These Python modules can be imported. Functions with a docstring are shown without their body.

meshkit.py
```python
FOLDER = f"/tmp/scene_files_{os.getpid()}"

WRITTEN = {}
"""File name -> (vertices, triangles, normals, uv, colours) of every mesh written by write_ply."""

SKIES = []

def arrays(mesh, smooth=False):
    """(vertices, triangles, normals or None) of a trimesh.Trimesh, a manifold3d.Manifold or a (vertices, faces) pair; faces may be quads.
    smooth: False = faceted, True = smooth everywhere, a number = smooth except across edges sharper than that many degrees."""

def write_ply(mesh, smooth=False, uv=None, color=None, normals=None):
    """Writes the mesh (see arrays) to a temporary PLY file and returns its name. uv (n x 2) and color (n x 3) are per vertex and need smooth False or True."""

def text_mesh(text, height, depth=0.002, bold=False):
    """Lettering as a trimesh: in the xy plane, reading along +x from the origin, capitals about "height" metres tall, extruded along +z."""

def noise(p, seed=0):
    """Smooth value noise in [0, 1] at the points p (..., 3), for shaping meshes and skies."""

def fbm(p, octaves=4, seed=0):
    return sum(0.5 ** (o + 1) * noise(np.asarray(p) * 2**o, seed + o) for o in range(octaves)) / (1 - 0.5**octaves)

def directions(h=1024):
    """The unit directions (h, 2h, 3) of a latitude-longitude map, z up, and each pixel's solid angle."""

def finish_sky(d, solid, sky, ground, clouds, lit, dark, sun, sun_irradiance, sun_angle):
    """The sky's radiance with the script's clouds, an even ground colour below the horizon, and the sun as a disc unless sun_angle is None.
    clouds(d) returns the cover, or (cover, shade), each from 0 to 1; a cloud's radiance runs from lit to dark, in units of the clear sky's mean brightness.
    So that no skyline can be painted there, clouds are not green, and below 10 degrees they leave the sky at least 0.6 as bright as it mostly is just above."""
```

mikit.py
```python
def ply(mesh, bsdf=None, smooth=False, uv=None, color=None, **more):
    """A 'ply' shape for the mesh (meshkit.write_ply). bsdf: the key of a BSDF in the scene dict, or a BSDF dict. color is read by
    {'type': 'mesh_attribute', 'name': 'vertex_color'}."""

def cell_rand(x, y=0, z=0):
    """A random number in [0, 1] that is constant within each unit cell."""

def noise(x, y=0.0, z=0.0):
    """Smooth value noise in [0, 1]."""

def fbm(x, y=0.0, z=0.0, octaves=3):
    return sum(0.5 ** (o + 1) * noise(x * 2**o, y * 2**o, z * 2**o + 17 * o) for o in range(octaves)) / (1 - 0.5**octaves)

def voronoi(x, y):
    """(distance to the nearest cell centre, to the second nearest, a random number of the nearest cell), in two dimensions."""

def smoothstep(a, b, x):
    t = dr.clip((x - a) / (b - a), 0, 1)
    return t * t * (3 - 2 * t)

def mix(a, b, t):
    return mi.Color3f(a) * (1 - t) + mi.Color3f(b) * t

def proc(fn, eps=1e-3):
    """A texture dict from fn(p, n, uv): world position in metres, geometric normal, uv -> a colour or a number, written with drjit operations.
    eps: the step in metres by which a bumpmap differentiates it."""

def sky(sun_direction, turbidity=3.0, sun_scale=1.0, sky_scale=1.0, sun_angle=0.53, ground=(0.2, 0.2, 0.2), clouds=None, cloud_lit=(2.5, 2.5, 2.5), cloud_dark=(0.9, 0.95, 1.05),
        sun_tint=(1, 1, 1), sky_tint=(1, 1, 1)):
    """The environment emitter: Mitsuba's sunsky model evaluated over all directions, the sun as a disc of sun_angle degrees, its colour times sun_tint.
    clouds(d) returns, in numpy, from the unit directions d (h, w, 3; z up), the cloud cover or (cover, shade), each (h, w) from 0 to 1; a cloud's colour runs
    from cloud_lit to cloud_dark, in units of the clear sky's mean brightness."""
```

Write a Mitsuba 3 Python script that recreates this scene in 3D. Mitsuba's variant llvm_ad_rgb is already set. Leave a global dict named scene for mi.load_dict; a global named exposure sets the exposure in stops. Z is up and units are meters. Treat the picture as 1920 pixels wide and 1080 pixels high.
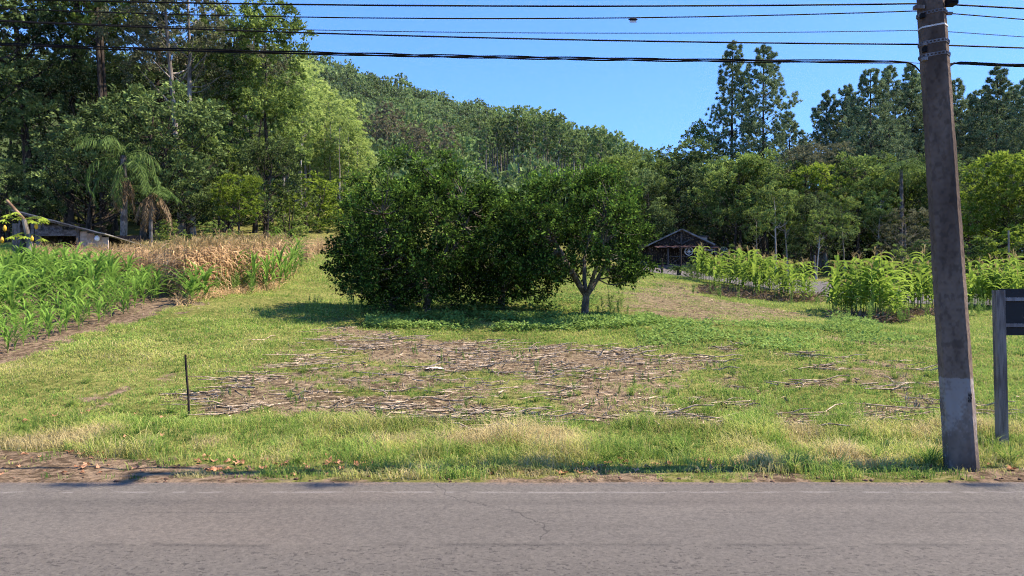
import math, random
import numpy as np
import drjit as dr
import mitsuba as mi
import mikit, meshkit
from mikit import proc, noise, fbm, smoothstep, mix, cell_rand
from scipy.interpolate import RBFInterpolator, RectBivariateSpline, PchipInterpolator

T = mi.ScalarTransform4f
scene, labels = {}, {}

# ------------------------------------------------------------------ camera, sky, exposure
F, CX, HY, EYE = 1400.0, 960.0, 580.0, 1.65          # focal length and horizon of the 1920x1080 photograph, eye height
scene['camera'] = {'type': 'perspective', 'fov': 2 * math.degrees(math.atan(960 / F)), 'fov_axis': 'x',
                   'near_clip': 0.1, 'far_clip': 3000.0, 'principal_point_offset_y': -(HY - 540) / 1080,
                   'to_world': T().look_at(origin=[0, 0, EYE], target=[0, 10, EYE], up=[0, 0, 1])}
SUN = np.array([0.600, 0.018, 0.800])
scene['sky'] = mikit.sky(SUN.tolist(), turbidity=3, sky_tint=(0.47, 0.72, 1.06), sun_tint=(1.0, 1.0, 1.03))
exposure = 3.0


def at(px, py, d):
    """the point that lies d metres deep behind pixel (px, py) of the photograph"""
    return np.array([(px - CX) / F * d, d, EYE + (HY - py) / F * d])


# ------------------------------------------------------------------ materials
def rgb(c):
    return {'type': 'rgb', 'value': [float(x) for x in c]}


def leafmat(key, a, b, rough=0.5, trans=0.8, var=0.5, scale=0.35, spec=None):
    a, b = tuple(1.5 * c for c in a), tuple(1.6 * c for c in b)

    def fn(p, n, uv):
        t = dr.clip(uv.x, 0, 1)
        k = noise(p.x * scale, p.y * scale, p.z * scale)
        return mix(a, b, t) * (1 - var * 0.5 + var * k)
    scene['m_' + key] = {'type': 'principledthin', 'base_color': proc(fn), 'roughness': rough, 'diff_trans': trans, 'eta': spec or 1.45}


def matte(key, fn_or_rgb, rough=0.9, **kw):
    col = rgb(fn_or_rgb) if isinstance(fn_or_rgb, tuple) else proc(fn_or_rgb)
    scene['m_' + key] = {'type': 'twosided', 'bsdf': {'type': 'principled', 'base_color': col, 'roughness': rough, 'specular': kw.pop('specular', 0.3), **kw}}


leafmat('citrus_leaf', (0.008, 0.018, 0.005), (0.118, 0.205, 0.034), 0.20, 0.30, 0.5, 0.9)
leafmat('dark_leaf', (0.010, 0.023, 0.010), (0.160, 0.222, 0.075), 0.36, 0.35, 0.8, 0.25)
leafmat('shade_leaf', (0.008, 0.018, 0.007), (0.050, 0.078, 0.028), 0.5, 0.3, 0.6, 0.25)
leafmat('mid_leaf', (0.032, 0.062, 0.015), (0.205, 0.270, 0.070), 0.40, 0.5, 0.7, 0.25)
leafmat('lime_leaf', (0.062, 0.105, 0.014), (0.195, 0.255, 0.038), 0.5, 0.8, 0.4, 0.3)
leafmat('eucalypt_leaf', (0.120, 0.180, 0.050), (0.310, 0.375, 0.120), 0.5, 0.7, 0.35, 0.12)
leafmat('grey_leaf', (0.055, 0.065, 0.035), (0.135, 0.140, 0.085), 0.5, 0.5, 0.4, 0.3)
leafmat('brown_leaf', (0.075, 0.075, 0.045), (0.150, 0.140, 0.085), 0.6, 0.5, 0.3, 0.2)
leafmat('pine_needle', (0.036, 0.068, 0.040), (0.230, 0.290, 0.145), 0.5, 0.35, 0.5, 0.25)
leafmat('hill_leaf', (0.048, 0.084, 0.036), (0.190, 0.255, 0.098), 0.6, 0.45, 1.2, 0.11)
leafmat('hill_light_leaf', (0.090, 0.140, 0.048), (0.185, 0.245, 0.085), 0.6, 0.45, 0.8, 0.09)
leafmat('corn_leaf', (0.045, 0.105, 0.020), (0.165, 0.275, 0.050), 0.38, 0.8, 0.35, 0.8)
leafmat('ripe_corn_leaf', (0.040, 0.090, 0.014), (0.205, 0.285, 0.048), 0.38, 0.9, 0.4, 0.8)
leafmat('dry_corn_leaf', (0.15, 0.100, 0.054), (0.50, 0.370, 0.215), 0.7, 0.9, 0.45, 1.5)
leafmat('husk', (0.080, 0.058, 0.040), (0.40, 0.310, 0.220), 0.8, 0.3, 0.4, 3.0)
leafmat('tassel', (0.17, 0.13, 0.06), (0.32, 0.25, 0.13), 0.8, 0.5, 0.3, 1.5)
leafmat('palm_leaf', (0.022, 0.048, 0.014), (0.100, 0.150, 0.046), 0.4, 0.6, 0.3, 0.8)
leafmat('dead_frond', (0.07, 0.050, 0.030), (0.20, 0.148, 0.092), 0.7, 0.4, 0.4, 1.2)
leafmat('weed_leaf', (0.070, 0.125, 0.030), (0.150, 0.225, 0.060), 0.5, 0.7, 0.3, 1.0)
leafmat('fallen_leaf', (0.09, 0.040, 0.022), (0.34, 0.190, 0.115), 0.7, 0.4, 0.4, 5.0)


def grass_color(p, n, uv):
    t = dr.clip(uv.x, 0, 1)
    c = mix((0.072, 0.150, 0.032), (0.225, 0.345, 0.075), smoothstep(0.0, 0.40, t))
    c = mix(c, (0.430, 0.455, 0.140), smoothstep(0.40, 0.68, t))
    c = mix(c, (0.500, 0.430, 0.225), smoothstep(0.68, 0.95, t))
    return c * (0.8 + 0.4 * noise(p.x * 1.3, p.y * 1.3))


scene['m_grass_blade'] = {'type': 'principledthin', 'base_color': proc(grass_color), 'roughness': 0.5, 'diff_trans': 0.85, 'eta': 1.4}


def ground_color(p, n, uv):
    big = fbm(p.x * 0.6, p.y * 0.6, 0.0, 3)
    fine = noise(p.x * 14, p.y * 14, 3.0)
    grit = noise(p.x * 55, p.y * 55, 9.0)
    soil = mix((0.060, 0.045, 0.031), (0.195, 0.148, 0.104), smoothstep(0.25, 0.75, 0.45 * fine + 0.3 * grit + 0.25 * big))
    thatch = mix((0.085, 0.095, 0.028), (0.19, 0.190, 0.065), smoothstep(0.2, 0.8, 0.5 * fine + 0.5 * big))
    c = mix(thatch, soil, smoothstep(0.25, 0.7, uv.x + 0.35 * (fine - 0.5)))
    dry = mix((0.125, 0.110, 0.058), (0.26, 0.220, 0.130), grit)
    c = mix(c, dry, dr.clip(uv.y, 0, 1) * smoothstep(0.35, 0.6, 0.6 * fine + 0.4 * grit))
    far = mix((0.030, 0.050, 0.018), (0.060, 0.085, 0.030), noise(p.x * 0.1, p.y * 0.1))
    return mix(c, far, smoothstep(60, 110, p.y))


def ground_bump(p, n, uv):
    return 0.6 * noise(p.x * 18, p.y * 18) + 0.4 * noise(p.x * 50, p.y * 50)


scene['m_ground_soil'] = {'type': 'twosided', 'bsdf': {'type': 'bumpmap', 'arbitrary': proc(ground_bump, 4e-3), 'scale': 0.02, 'bsdf': {'type': 'diffuse', 'reflectance': proc(ground_color)}}}

CRACK = [(-0.73, 7.10), (-0.70, 6.95), (-0.60, 6.80), (-0.585, 6.62), (-0.40, 6.42), (-0.20, 6.25), (0.0, 6.10), (0.13, 5.86), (0.24, 5.70), (0.265, 5.52), (0.20, 5.30)]


def road_color(p, n, uv):
    x, y = p.x, p.y
    wob = 0.05 * (noise(x * 1.1, y * 1.1) - 0.5)
    grit = noise(x * 120, y * 120)
    peb = noise(x * 45, y * 45, 4.0)
    pit = smoothstep(0.74, 0.86, noise(x * 34, y * 60, 7.0))
    big = fbm(x * 0.35, y * 1.6, 1.0, 3)
    v = 0.074 + 0.026 * (grit - 0.5) + 0.026 * (peb - 0.5) + 0.026 * (big - 0.5)
    c = mi.Color3f(v * 1.08, v * 1.0, v * 0.885)
    c = mix(c, mi.Color3f(v * 1.13, v * 1.0, v * 0.86), 0.6 * smoothstep(0.45, 0.75, fbm(x * 0.5, y * 0.9, 5.0, 2)))
    yy = y + wob
    coarse = smoothstep(5.25, 5.10, yy)
    c = c * (1 - 0.10 * coarse) * (1 - pit * (0.16 + 0.20 * coarse))
    joint = dr.exp(-dr.square((yy - 5.17) / 0.035)) * smoothstep(0.35, 0.7, noise(x * 5, 2.0))
    c = c * (1 - 0.30 * joint)
    band = dr.exp(-dr.square((yy - 6.36) / 0.10))
    c = c * (1 - 0.16 * band)
    line = dr.exp(-dr.square((y - 6.72 + 0.4 * wob) / 0.028)) * smoothstep(0.25, 0.75, noise(x * 9, y * 20))
    c = mix(c, (0.23, 0.22, 0.21), 0.32 * line)
    seam = dr.exp(-dr.square((yy - 6.02) / 0.010)) * smoothstep(0.45, 0.65, noise(x * 2.2, 8.0))
    c = c * (1 - 0.35 * seam)
    d = mi.Float(9.0)
    jx, jy = x + 0.05 * (noise(x * 17, y * 17, 2.0) - 0.5), y + 0.05 * (noise(x * 17, y * 17, 5.0) - 0.5)
    for (x0, y0), (x1, y1) in zip(CRACK[:-1], CRACK[1:]):
        ex, ey = x1 - x0, y1 - y0
        t = dr.clip(((jx - x0) * ex + (jy - y0) * ey) / (ex * ex + ey * ey), 0, 1)
        d = dr.minimum(d, dr.sqrt(dr.square(jx - x0 - t * ex) + dr.square(jy - y0 - t * ey)))
    c = c * (1 - 0.38 * smoothstep(0.013, 0.004, d))
    edge = smoothstep(6.95, 7.12, y + 0.10 * (noise(x * 3, 1.0) - 0.5))
    return mix(c, (0.17, 0.115, 0.080), 0.55 * edge * smoothstep(0.3, 0.7, 0.5 * grit + 0.5 * peb))


def road_bump(p, n, uv):
    return noise(p.x * 70, p.y * 70) + 0.6 * noise(p.x * 150, p.y * 150)


scene['m_asphalt'] = {'type': 'twosided', 'bsdf': {'type': 'bumpmap', 'arbitrary': proc(road_bump, 2e-3), 'scale': 0.0035,
                    'bsdf': {'type': 'principled', 'base_color': proc(road_color), 'roughness': 0.75, 'specular': 0.35}}}
matte('gravel', lambda p, n, uv: mix((0.055, 0.051, 0.049), (0.092, 0.086, 0.083), 0.5 * noise(p.x * 9, p.y * 9) + 0.5 * fbm(p.x * .8, p.y * .8)))


def bark(key, a, b, fx=6.0, fz=1.2):
    matte(key, lambda p, n, uv: mix(a, b, smoothstep(0.3, 0.7, 0.6 * noise(p.x * fx, p.y * fx, p.z * fz) + 0.4 * noise(p.x * fx * 4, p.y * fx * 4, p.z * fz * 3))), 0.9)


bark('brown_bark', (0.020, 0.015, 0.012), (0.070, 0.055, 0.044))
bark('pale_bark', (0.10, 0.085, 0.072), (0.27, 0.245, 0.220), 3.0, 0.6)
bark('white_bark', (0.17, 0.145, 0.125), (0.40, 0.37, 0.335), 3.0, 0.6)
bark('citrus_bark', (0.050, 0.042, 0.034), (0.150, 0.130, 0.105), 14, 6)
bark('palm_bark', (0.05, 0.043, 0.040), (0.16, 0.145, 0.135), 5, 3)
bark('weathered_wood', (0.085, 0.070, 0.064), (0.19, 0.165, 0.150), 22, 2.5)
bark('dark_wood', (0.011, 0.008, 0.007), (0.032, 0.023, 0.020), 14, 3)
bark('old_beam', (0.030, 0.026, 0.025), (0.080, 0.070, 0.068), 14, 3)
bark('shed_wood', (0.06, 0.053, 0.055), (0.14, 0.126, 0.128), 9, 9)
bark('straw_stalk', (0.13, 0.100, 0.066), (0.46, 0.375, 0.270), 16, 16)
bark('corn_stalk', (0.10, 0.16, 0.03), (0.20, 0.24, 0.07), 3, 8)
bark('dry_stalk', (0.12, 0.075, 0.045), (0.27, 0.185, 0.110), 3, 8)
bark('rusty_metal', (0.05, 0.024, 0.019), (0.125, 0.065, 0.052), 3, 3)
bark('zinc_roof', (0.13, 0.120, 0.112), (0.26, 0.245, 0.235), 2, 2)
bark('white_paint', (0.40, 0.39, 0.37), (0.60, 0.58, 0.55), 6, 6)
bark('plaster', (0.34, 0.25, 0.20), (0.50, 0.39, 0.32), 3, 3)
bark('grey_metal', (0.11, 0.105, 0.11), (0.19, 0.185, 0.19), 20, 4)
bark('clod', (0.060, 0.036, 0.024), (0.16, 0.095, 0.062), 7, 7)
matte('black_cable', (0.006, 0.006, 0.007), 0.75, specular=0.15)
matte('black_board', (0.006, 0.006, 0.008), 0.6)
matte('papaya_skin', (0.62, 0.36, 0.03), 0.4)
matte('white_plastic', (0.80, 0.80, 0.84), 0.4)
matte('air_plant', (0.10, 0.11, 0.08), 0.9)


def pole_color(p, n, uv):
    x, y, z = p.x, p.y, p.z
    st = fbm(x * 9, y * 9, z * 1.6, 3)
    sp = noise(x * 45, y * 45, z * 34)
    big = noise(x * 3, y * 3, z * 0.9)
    c = mix((0.060, 0.042, 0.032), (0.162, 0.120, 0.092), smoothstep(0.25, 0.75, 0.55 * st + 0.45 * big))
    c = c * (1 - 0.32 * smoothstep(0.50, 0.70, fbm(x * 30 + 3, y * 30, z * 14, 3))) * (0.85 + 0.3 * sp)
    worn = smoothstep(0.40, 0.78, 0.35 * (noise(x * 60, y * 60, z * 40) - 0.5) + fbm(x * 10, y * 10, z * 4.5 + 30, 3) + 0.24 * smoothstep(0.75, 0.10, z) + 0.10 * smoothstep(4.50, 4.72, x + 0.0665 * z))
    white = mix((0.185, 0.163, 0.150), (0.30, 0.270, 0.250), st)
    w = smoothstep(0.955, 0.935, z + 0.018 * (noise(x * 25, y * 25) - 0.5)) * (1 - 0.75 * worn) 
    c = mix(c, white, w)
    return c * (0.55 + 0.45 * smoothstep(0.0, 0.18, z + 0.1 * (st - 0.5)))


scene['m_pole_concrete'] = {'type': 'twosided', 'bsdf': {'type': 'bumpmap', 'arbitrary': proc(lambda p, n, uv: noise(p.x * 40, p.y * 40, p.z * 25) + 0.5 * noise(p.x * 110, p.y * 110, p.z * 80), 2e-3), 'scale': 0.006,
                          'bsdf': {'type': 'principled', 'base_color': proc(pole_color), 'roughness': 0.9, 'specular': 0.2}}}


# ------------------------------------------------------------------ mesh helpers
class MB:
    """collects vertices, triangles and uv (tone, along) of one mesh"""

    def __init__(self):
        self.v, self.f, self.u, self.n = [], [], [], 0

    def add(self, v, f, u=None):
        v = np.asarray(v, float).reshape(-1, 3)
        self.v.append(v)
        self.f.append(np.asarray(f, int).reshape(-1, 3) + self.n)
        self.u.append(np.zeros((len(v), 2)) + 0.5 if u is None else np.asarray(u, float))
        self.n += len(v)
        return self

    def box(self, c, s, R=None):
        q = np.array([[x, y, z] for x in (-1, 1) for y in (-1, 1) for z in (-1, 1)], float) * np.asarray(s) / 2
        f = [[0, 1, 3], [0, 3, 2], [4, 6, 7], [4, 7, 5], [0, 4, 5], [0, 5, 1], [2, 3, 7], [2, 7, 6], [0, 2, 6], [0, 6, 4], [1, 5, 7], [1, 7, 3]]
        return self.add((q if R is None else q @ np.asarray(R).T) + np.asarray(c), f)

    def bar(self, a, b, w, h, up=(0, 0, 1)):
        """a beam of section w x h from a to b"""
        a, b = np.asarray(a, float), np.asarray(b, float)
        z = (b - a) / np.linalg.norm(b - a)
        up = np.asarray(up, float) if abs(z @ np.asarray(up, float)) < 0.98 else np.array([0, 1.0, 0])
        x = np.cross(up, z); x /= np.linalg.norm(x)
        return self.box((a + b) / 2, (w, h, np.linalg.norm(b - a)), np.stack([x, np.cross(z, x), z], 1))

    def tube(self, pts, r, sides=6, tone=0.5, cap=True):
        p = np.asarray(pts, float)
        r = np.broadcast_to(np.asarray(r, float), (len(p),))
        t = np.gradient(p, axis=0); t /= np.linalg.norm(t, axis=1, keepdims=True) + 1e-12
        a = np.cross(t, np.where(np.abs(t[:, 2:]) < 0.9, [0, 0, 1.0], [1.0, 0, 0])); a /= np.linalg.norm(a, axis=1, keepdims=True) + 1e-12
        for k in range(1, len(a)):
            if a[k] @ a[k - 1] < 0:
                a[k] *= -1
        b, g = np.cross(t, a), np.arange(sides) * 2 * np.pi / sides
        v = p[:, None] + r[:, None, None] * (np.cos(g)[None, :, None] * a[:, None] + np.sin(g)[None, :, None] * b[:, None])
        i, j = np.meshgrid(np.arange(len(p) - 1), np.arange(sides), indexing='ij')
        q = np.stack([i * sides + j, i * sides + (j + 1) % sides, (i + 1) * sides + (j + 1) % sides, (i + 1) * sides + j], -1).reshape(-1, 4)
        f = np.vstack([q[:, [0, 1, 2]], q[:, [0, 2, 3]]])
        v = v.reshape(-1, 3)
        if cap:
            n = len(v)
            v = np.vstack([v, p[:1], p[-1:]])
            k = np.arange(sides)
            f = np.vstack([f, np.stack([k * 0 + n, (k + 1) % sides, k], 1), np.stack([k * 0 + n + 1, n - sides + k, n - sides + (k + 1) % sides], 1)])
        return self.add(v, f, np.tile([tone, 0.5], (len(v), 1)))

    def cards(self, P, D, N, L, W, tone, fold=0.12):
        """leaves: a diamond folded along its midrib, from P along D, facing N"""
        n = len(P)
        if n == 0:
            return self
        D = D / (np.linalg.norm(D, axis=1, keepdims=True) + 1e-9)
        S = np.cross(D, N); S /= np.linalg.norm(S, axis=1, keepdims=True) + 1e-9
        N = np.cross(S, D)
        L, W = np.broadcast_to(L, (n,))[:, None], np.broadcast_to(W, (n,))[:, None]
        m = P + D * L * 0.45 + N * fold * W
        v = np.stack([P, m + S * W / 2, P + D * L, m - S * W / 2], 1)
        i = np.arange(n)[:, None] * 4
        f = np.concatenate([i + [0, 1, 2], i + [0, 2, 3]])
        u = np.stack([np.repeat(tone, 4), np.tile([0, .5, 1, .5], n)], 1)
        return self.add(v.reshape(-1, 3), f, u)

    def ribbon(self, C, S, Wd, tone, N=None, vee=0.0):
        """one leaf blade along the centres C, side vectors S, widths Wd"""
        C, S = np.asarray(C, float), np.asarray(S, float)
        k = len(C)
        off = S * np.asarray(Wd)[:, None] / 2
        lift = 0 if N is None else N * (vee * np.asarray(Wd)[:, None])
        v = np.stack([C - off + lift, C, C + off + lift], 1).reshape(-1, 3)
        f = []
        for i in range(k - 1):
            a, b = 3 * i, 3 * i + 3
            f += [[a, a + 1, b + 1], [a, b + 1, b], [a + 1, a + 2, b + 2], [a + 1, b + 2, b + 1]]
        return self.add(v, f, np.stack([np.full(3 * k, tone), np.repeat(np.linspace(0, 1, k), 3)], 1))

    def mesh(self):
        return np.vstack(self.v), np.vstack(self.f)

    def ply(self, bsdf, smooth=False):
        return mikit.ply(self.mesh(), 'm_' + bsdf, smooth=smooth, uv=np.vstack(self.u))

    def plyplain(self, bsdf, smooth=30):
        return mikit.ply(self.mesh(), 'm_' + bsdf, smooth=smooth)


def unit(v):
    return v / (np.linalg.norm(v, axis=-1, keepdims=True) + 1e-9)


USED = {}


def numbered(name):
    n = USED.get(name, 0)
    USED[name] = n + 1
    return name if n == 0 else f'{name}_{n:03d}'


def tag(key, label, cat, group=None, kind=None):
    labels[key] = {'label': label}
    if cat: labels[key]['category'] = cat
    if group: labels[key]['group'] = group
    if kind: labels[key]['kind'] = kind


def thing(name, label, cat, parts, group=None):
    """parts: [(part name, ply dict)]; part names may hold '__' for sub-parts"""
    key = numbered(name)
    seen = {}
    for pn, d in parts:
        n = seen.get(pn, 0); seen[pn] = n + 1
        scene[f'{key}__{pn}' if n == 0 else f'{key}__{pn}_{n:03d}'] = d
    tag(key, label, cat, group)
    return key


def single(name, label, cat, d, group=None, kind=None):
    key = numbered(name)
    scene[key] = d
    tag(key, label, cat, group, kind)
    return key


def shapegroup(key, parts):
    scene[key] = {'type': 'shapegroup', **parts}
    return key


def inst(name, group_key, pos, rz=0.0, s=1.0, label=None, cat=None, group=None, tilt=None, sz=None, _=0):
    key = numbered(name)
    m = T().translate([float(x) for x in pos])
    if tilt is not None:
        m = m @ T().rotate([float(x) for x in tilt[0]], float(tilt[1]))
    m = m @ T().rotate([0, 0, 1], float(rz)) @ T().scale([float(s), float(s), float(s if sz is None else sz)])
    scene[key] = {'type': 'instance', 'to_world': m, 'shape_ref': {'type': 'ref', 'id': group_key}}
    tag(key, label, cat, group)
    return key


# ------------------------------------------------------------------ terrain
CTRL = [(960, 850, 8.6), (960, 800, 10), (960, 750, 11.7), (960, 700, 13.8), (960, 650, 16.8), (960, 600, 21), (960, 560, 27),
        (400, 640, 16.5), (400, 560, 23), (400, 500, 33), (400, 470, 42), (50, 690, 13.2), (50, 660, 15), (100, 600, 20), (100, 520, 30), (120, 478, 40),
        (500, 780, 10.6), (1500, 780, 10.6), (100, 790, 10.2), (1800, 790, 10.2), (550, 700, 13.6), (1500, 690, 14.2), (1800, 700, 13.8),
        (560, 480, 40), (600, 450, 55), (600, 560, 26), (250, 450, 50), (0, 445, 58), (1300, 600, 21), (1300, 560, 30), (1300, 530, 42), (1290, 515, 60), (1280, 508, 75),
        (1620, 605, 26), (1850, 590, 28), (1850, 640, 19), (1750, 528, 55), (1900, 505, 80), (1500, 510, 75), (1450, 565, 36), (900, 470, 60), (900, 430, 80)]
_c = [at(*c) for c in CTRL]
for x in np.arange(-40, 41, 10.0):
    _c += [np.array([x, 7.3, 0.0]), np.array([x, 8.2, 0.0])]
_c = np.array(_c)
_rbf = RBFInterpolator(_c[:, :2], _c[:, 2], kernel='thin_plate_spline', smoothing=0.02)
_gx, _gy = np.linspace(-45, 55, 81), np.linspace(7, 85, 79)
_near = RectBivariateSpline(_gx, _gy, _rbf(np.stack(np.meshgrid(_gx, _gy, indexing='ij'), -1).reshape(-1, 2)).reshape(81, 79), kx=2, ky=2)
_zr = PchipInterpolator([-900, -400, -250, -128, -83, -35, 10, 45, 74, 100, 170, 300, 500, 900], [160, 158, 152, 148, 134, 119, 107, 97, 85, 76, 50, 22, 12, 8])
_b1 = PchipInterpolator([-300, -60, -25, 0, 20, 60, 300], [22, 17, 14, 11, 8.5, 7.5, 6])


def sstep(a, b, x):
    t = np.clip((x - a) / (b - a), 0, 1)
    return t * t * (3 - 2 * t)


def gz(x, y):
    """height of the ground (without small lumps)"""
    x, y = np.asarray(x, float), np.asarray(y, float)
    near = _near.ev(np.clip(x, -45, 55), np.clip(y, 7.2, 85))
    near = near * sstep(7.1, 8.6, y) - 0.03 * (1 - sstep(7.05, 7.25, y))
    zr, b = _zr(np.clip(x, -900, 900)), _b1(np.clip(x, -300, 300))
    t = np.clip((y - 100) / 350, 0, 1)
    far = b + (zr - b) * (0.45 * t + 0.55 * t * t) * (1 - 0.55 * sstep(470, 900, y))
    w = sstep(60, 108, y)
    return near * (1 - w) + far * w


def lumps(x, y, k=1.0):
    p = np.stack([x, y, np.zeros_like(x)], -1)
    return k * (0.05 * (meshkit.fbm(p * 1.6, 3, 3) - 0.5) + 0.035 * (meshkit.noise(p * 7.0, 5) - 0.5)) * sstep(7.2, 8.0, y) * (1 - sstep(60, 90, y))


def g3(x, y):
    x, y = np.asarray(x, float), np.asarray(y, float)
    return gz(x, y) + lumps(x, y)


def hit(px, py, dmax=130):
    """the ground point seen at a pixel of the photograph"""
    d = np.linspace(7.0, dmax, 6000)
    p = at(px, py, d[:, None].T if False else 1.0)
    x, z = p[0] * d, EYE + (HY - py) / F * d
    k = np.argmax(z < gz(x, d))
    if not (z < gz(x, d)).any():
        k = len(d) - 1
    return np.array([x[k], d[k], gz(x[k], d[k])])


def wpoly(pts):
    return np.array([hit(*p)[:2] for p in pts])


def poly_in(poly, x, y, soft):
    """1 inside, 0 outside, soft metres of transition"""
    x, y = np.asarray(x, float), np.asarray(y, float)
    inside, dist = np.zeros(x.shape, bool), np.full(x.shape, 1e9)
    for (x0, y0), (x1, y1) in zip(poly, np.roll(poly, -1, 0)):
        c = (y0 > y) != (y1 > y)
        inside ^= c & (x < (x1 - x0) * (y - y0) / (y1 - y0 + 1e-12) + x0)
        ex, ey = x1 - x0, y1 - y0
        t = np.clip(((x - x0) * ex + (y - y0) * ey) / (ex * ex + ey * ey + 1e-12), 0, 1)
        dist = np.minimum(dist, np.hypot(x - x0 - t * ex, y - y0 - t * ey))
    return sstep(-soft, soft, np.where(inside, dist, -dist))


STRAW = wpoly([(650, 603), (590, 640), (540, 675), (430, 712), (385, 765), (470, 782), (700, 772), (860, 806), (1010, 812), (1200, 790), (1230, 750), (1280, 690), (1200, 655), (1000, 645), (760, 630)])
STRAW_R = wpoly([(1200, 800), (1240, 640), (1500, 650), (1760, 680), (1900, 720), (1900, 800), (1640, 810)])
TAN = wpoly([(1150, 560), (1235, 526), (1310, 532), (1345, 560), (1560, 596), (1480, 604), (1300, 602), (1170, 592)])
TAN2 = wpoly([(1480, 628), (1720, 632), (1760, 655), (1640, 655)])
SHOULDER = np.array([[-6.0, 7.1], [-3.1, 7.1], [-3.2, 7.5], [-4.0, 8.25], [-5.6, 8.75], [-9, 9.0], [-9, 7.1]])
CORNSOIL = np.array([[hit(0, 690)[0] - 3, 11.5], hit(0, 690)[:2], hit(110, 648)[:2], hit(240, 606)[:2], hit(345, 566)[:2], hit(375, 530)[:2] + [0, 3], [-16, 33], [-40, 33], [-40, 11.5]])
YARD = np.array([[9.5, 55], [10.5, 48], [13.2, 42], [20, 33.5], [33, 28.5], [60, 28], [60, 34], [36, 36], [24, 44], [21, 62], [19, 72], [9, 72]])


def fb(x, y, s, o=3, seed=0):
    return meshkit.fbm(np.stack([np.asarray(x) * s, np.asarray(y) * s, np.zeros_like(np.asarray(x, float))], -1), o, seed)


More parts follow.
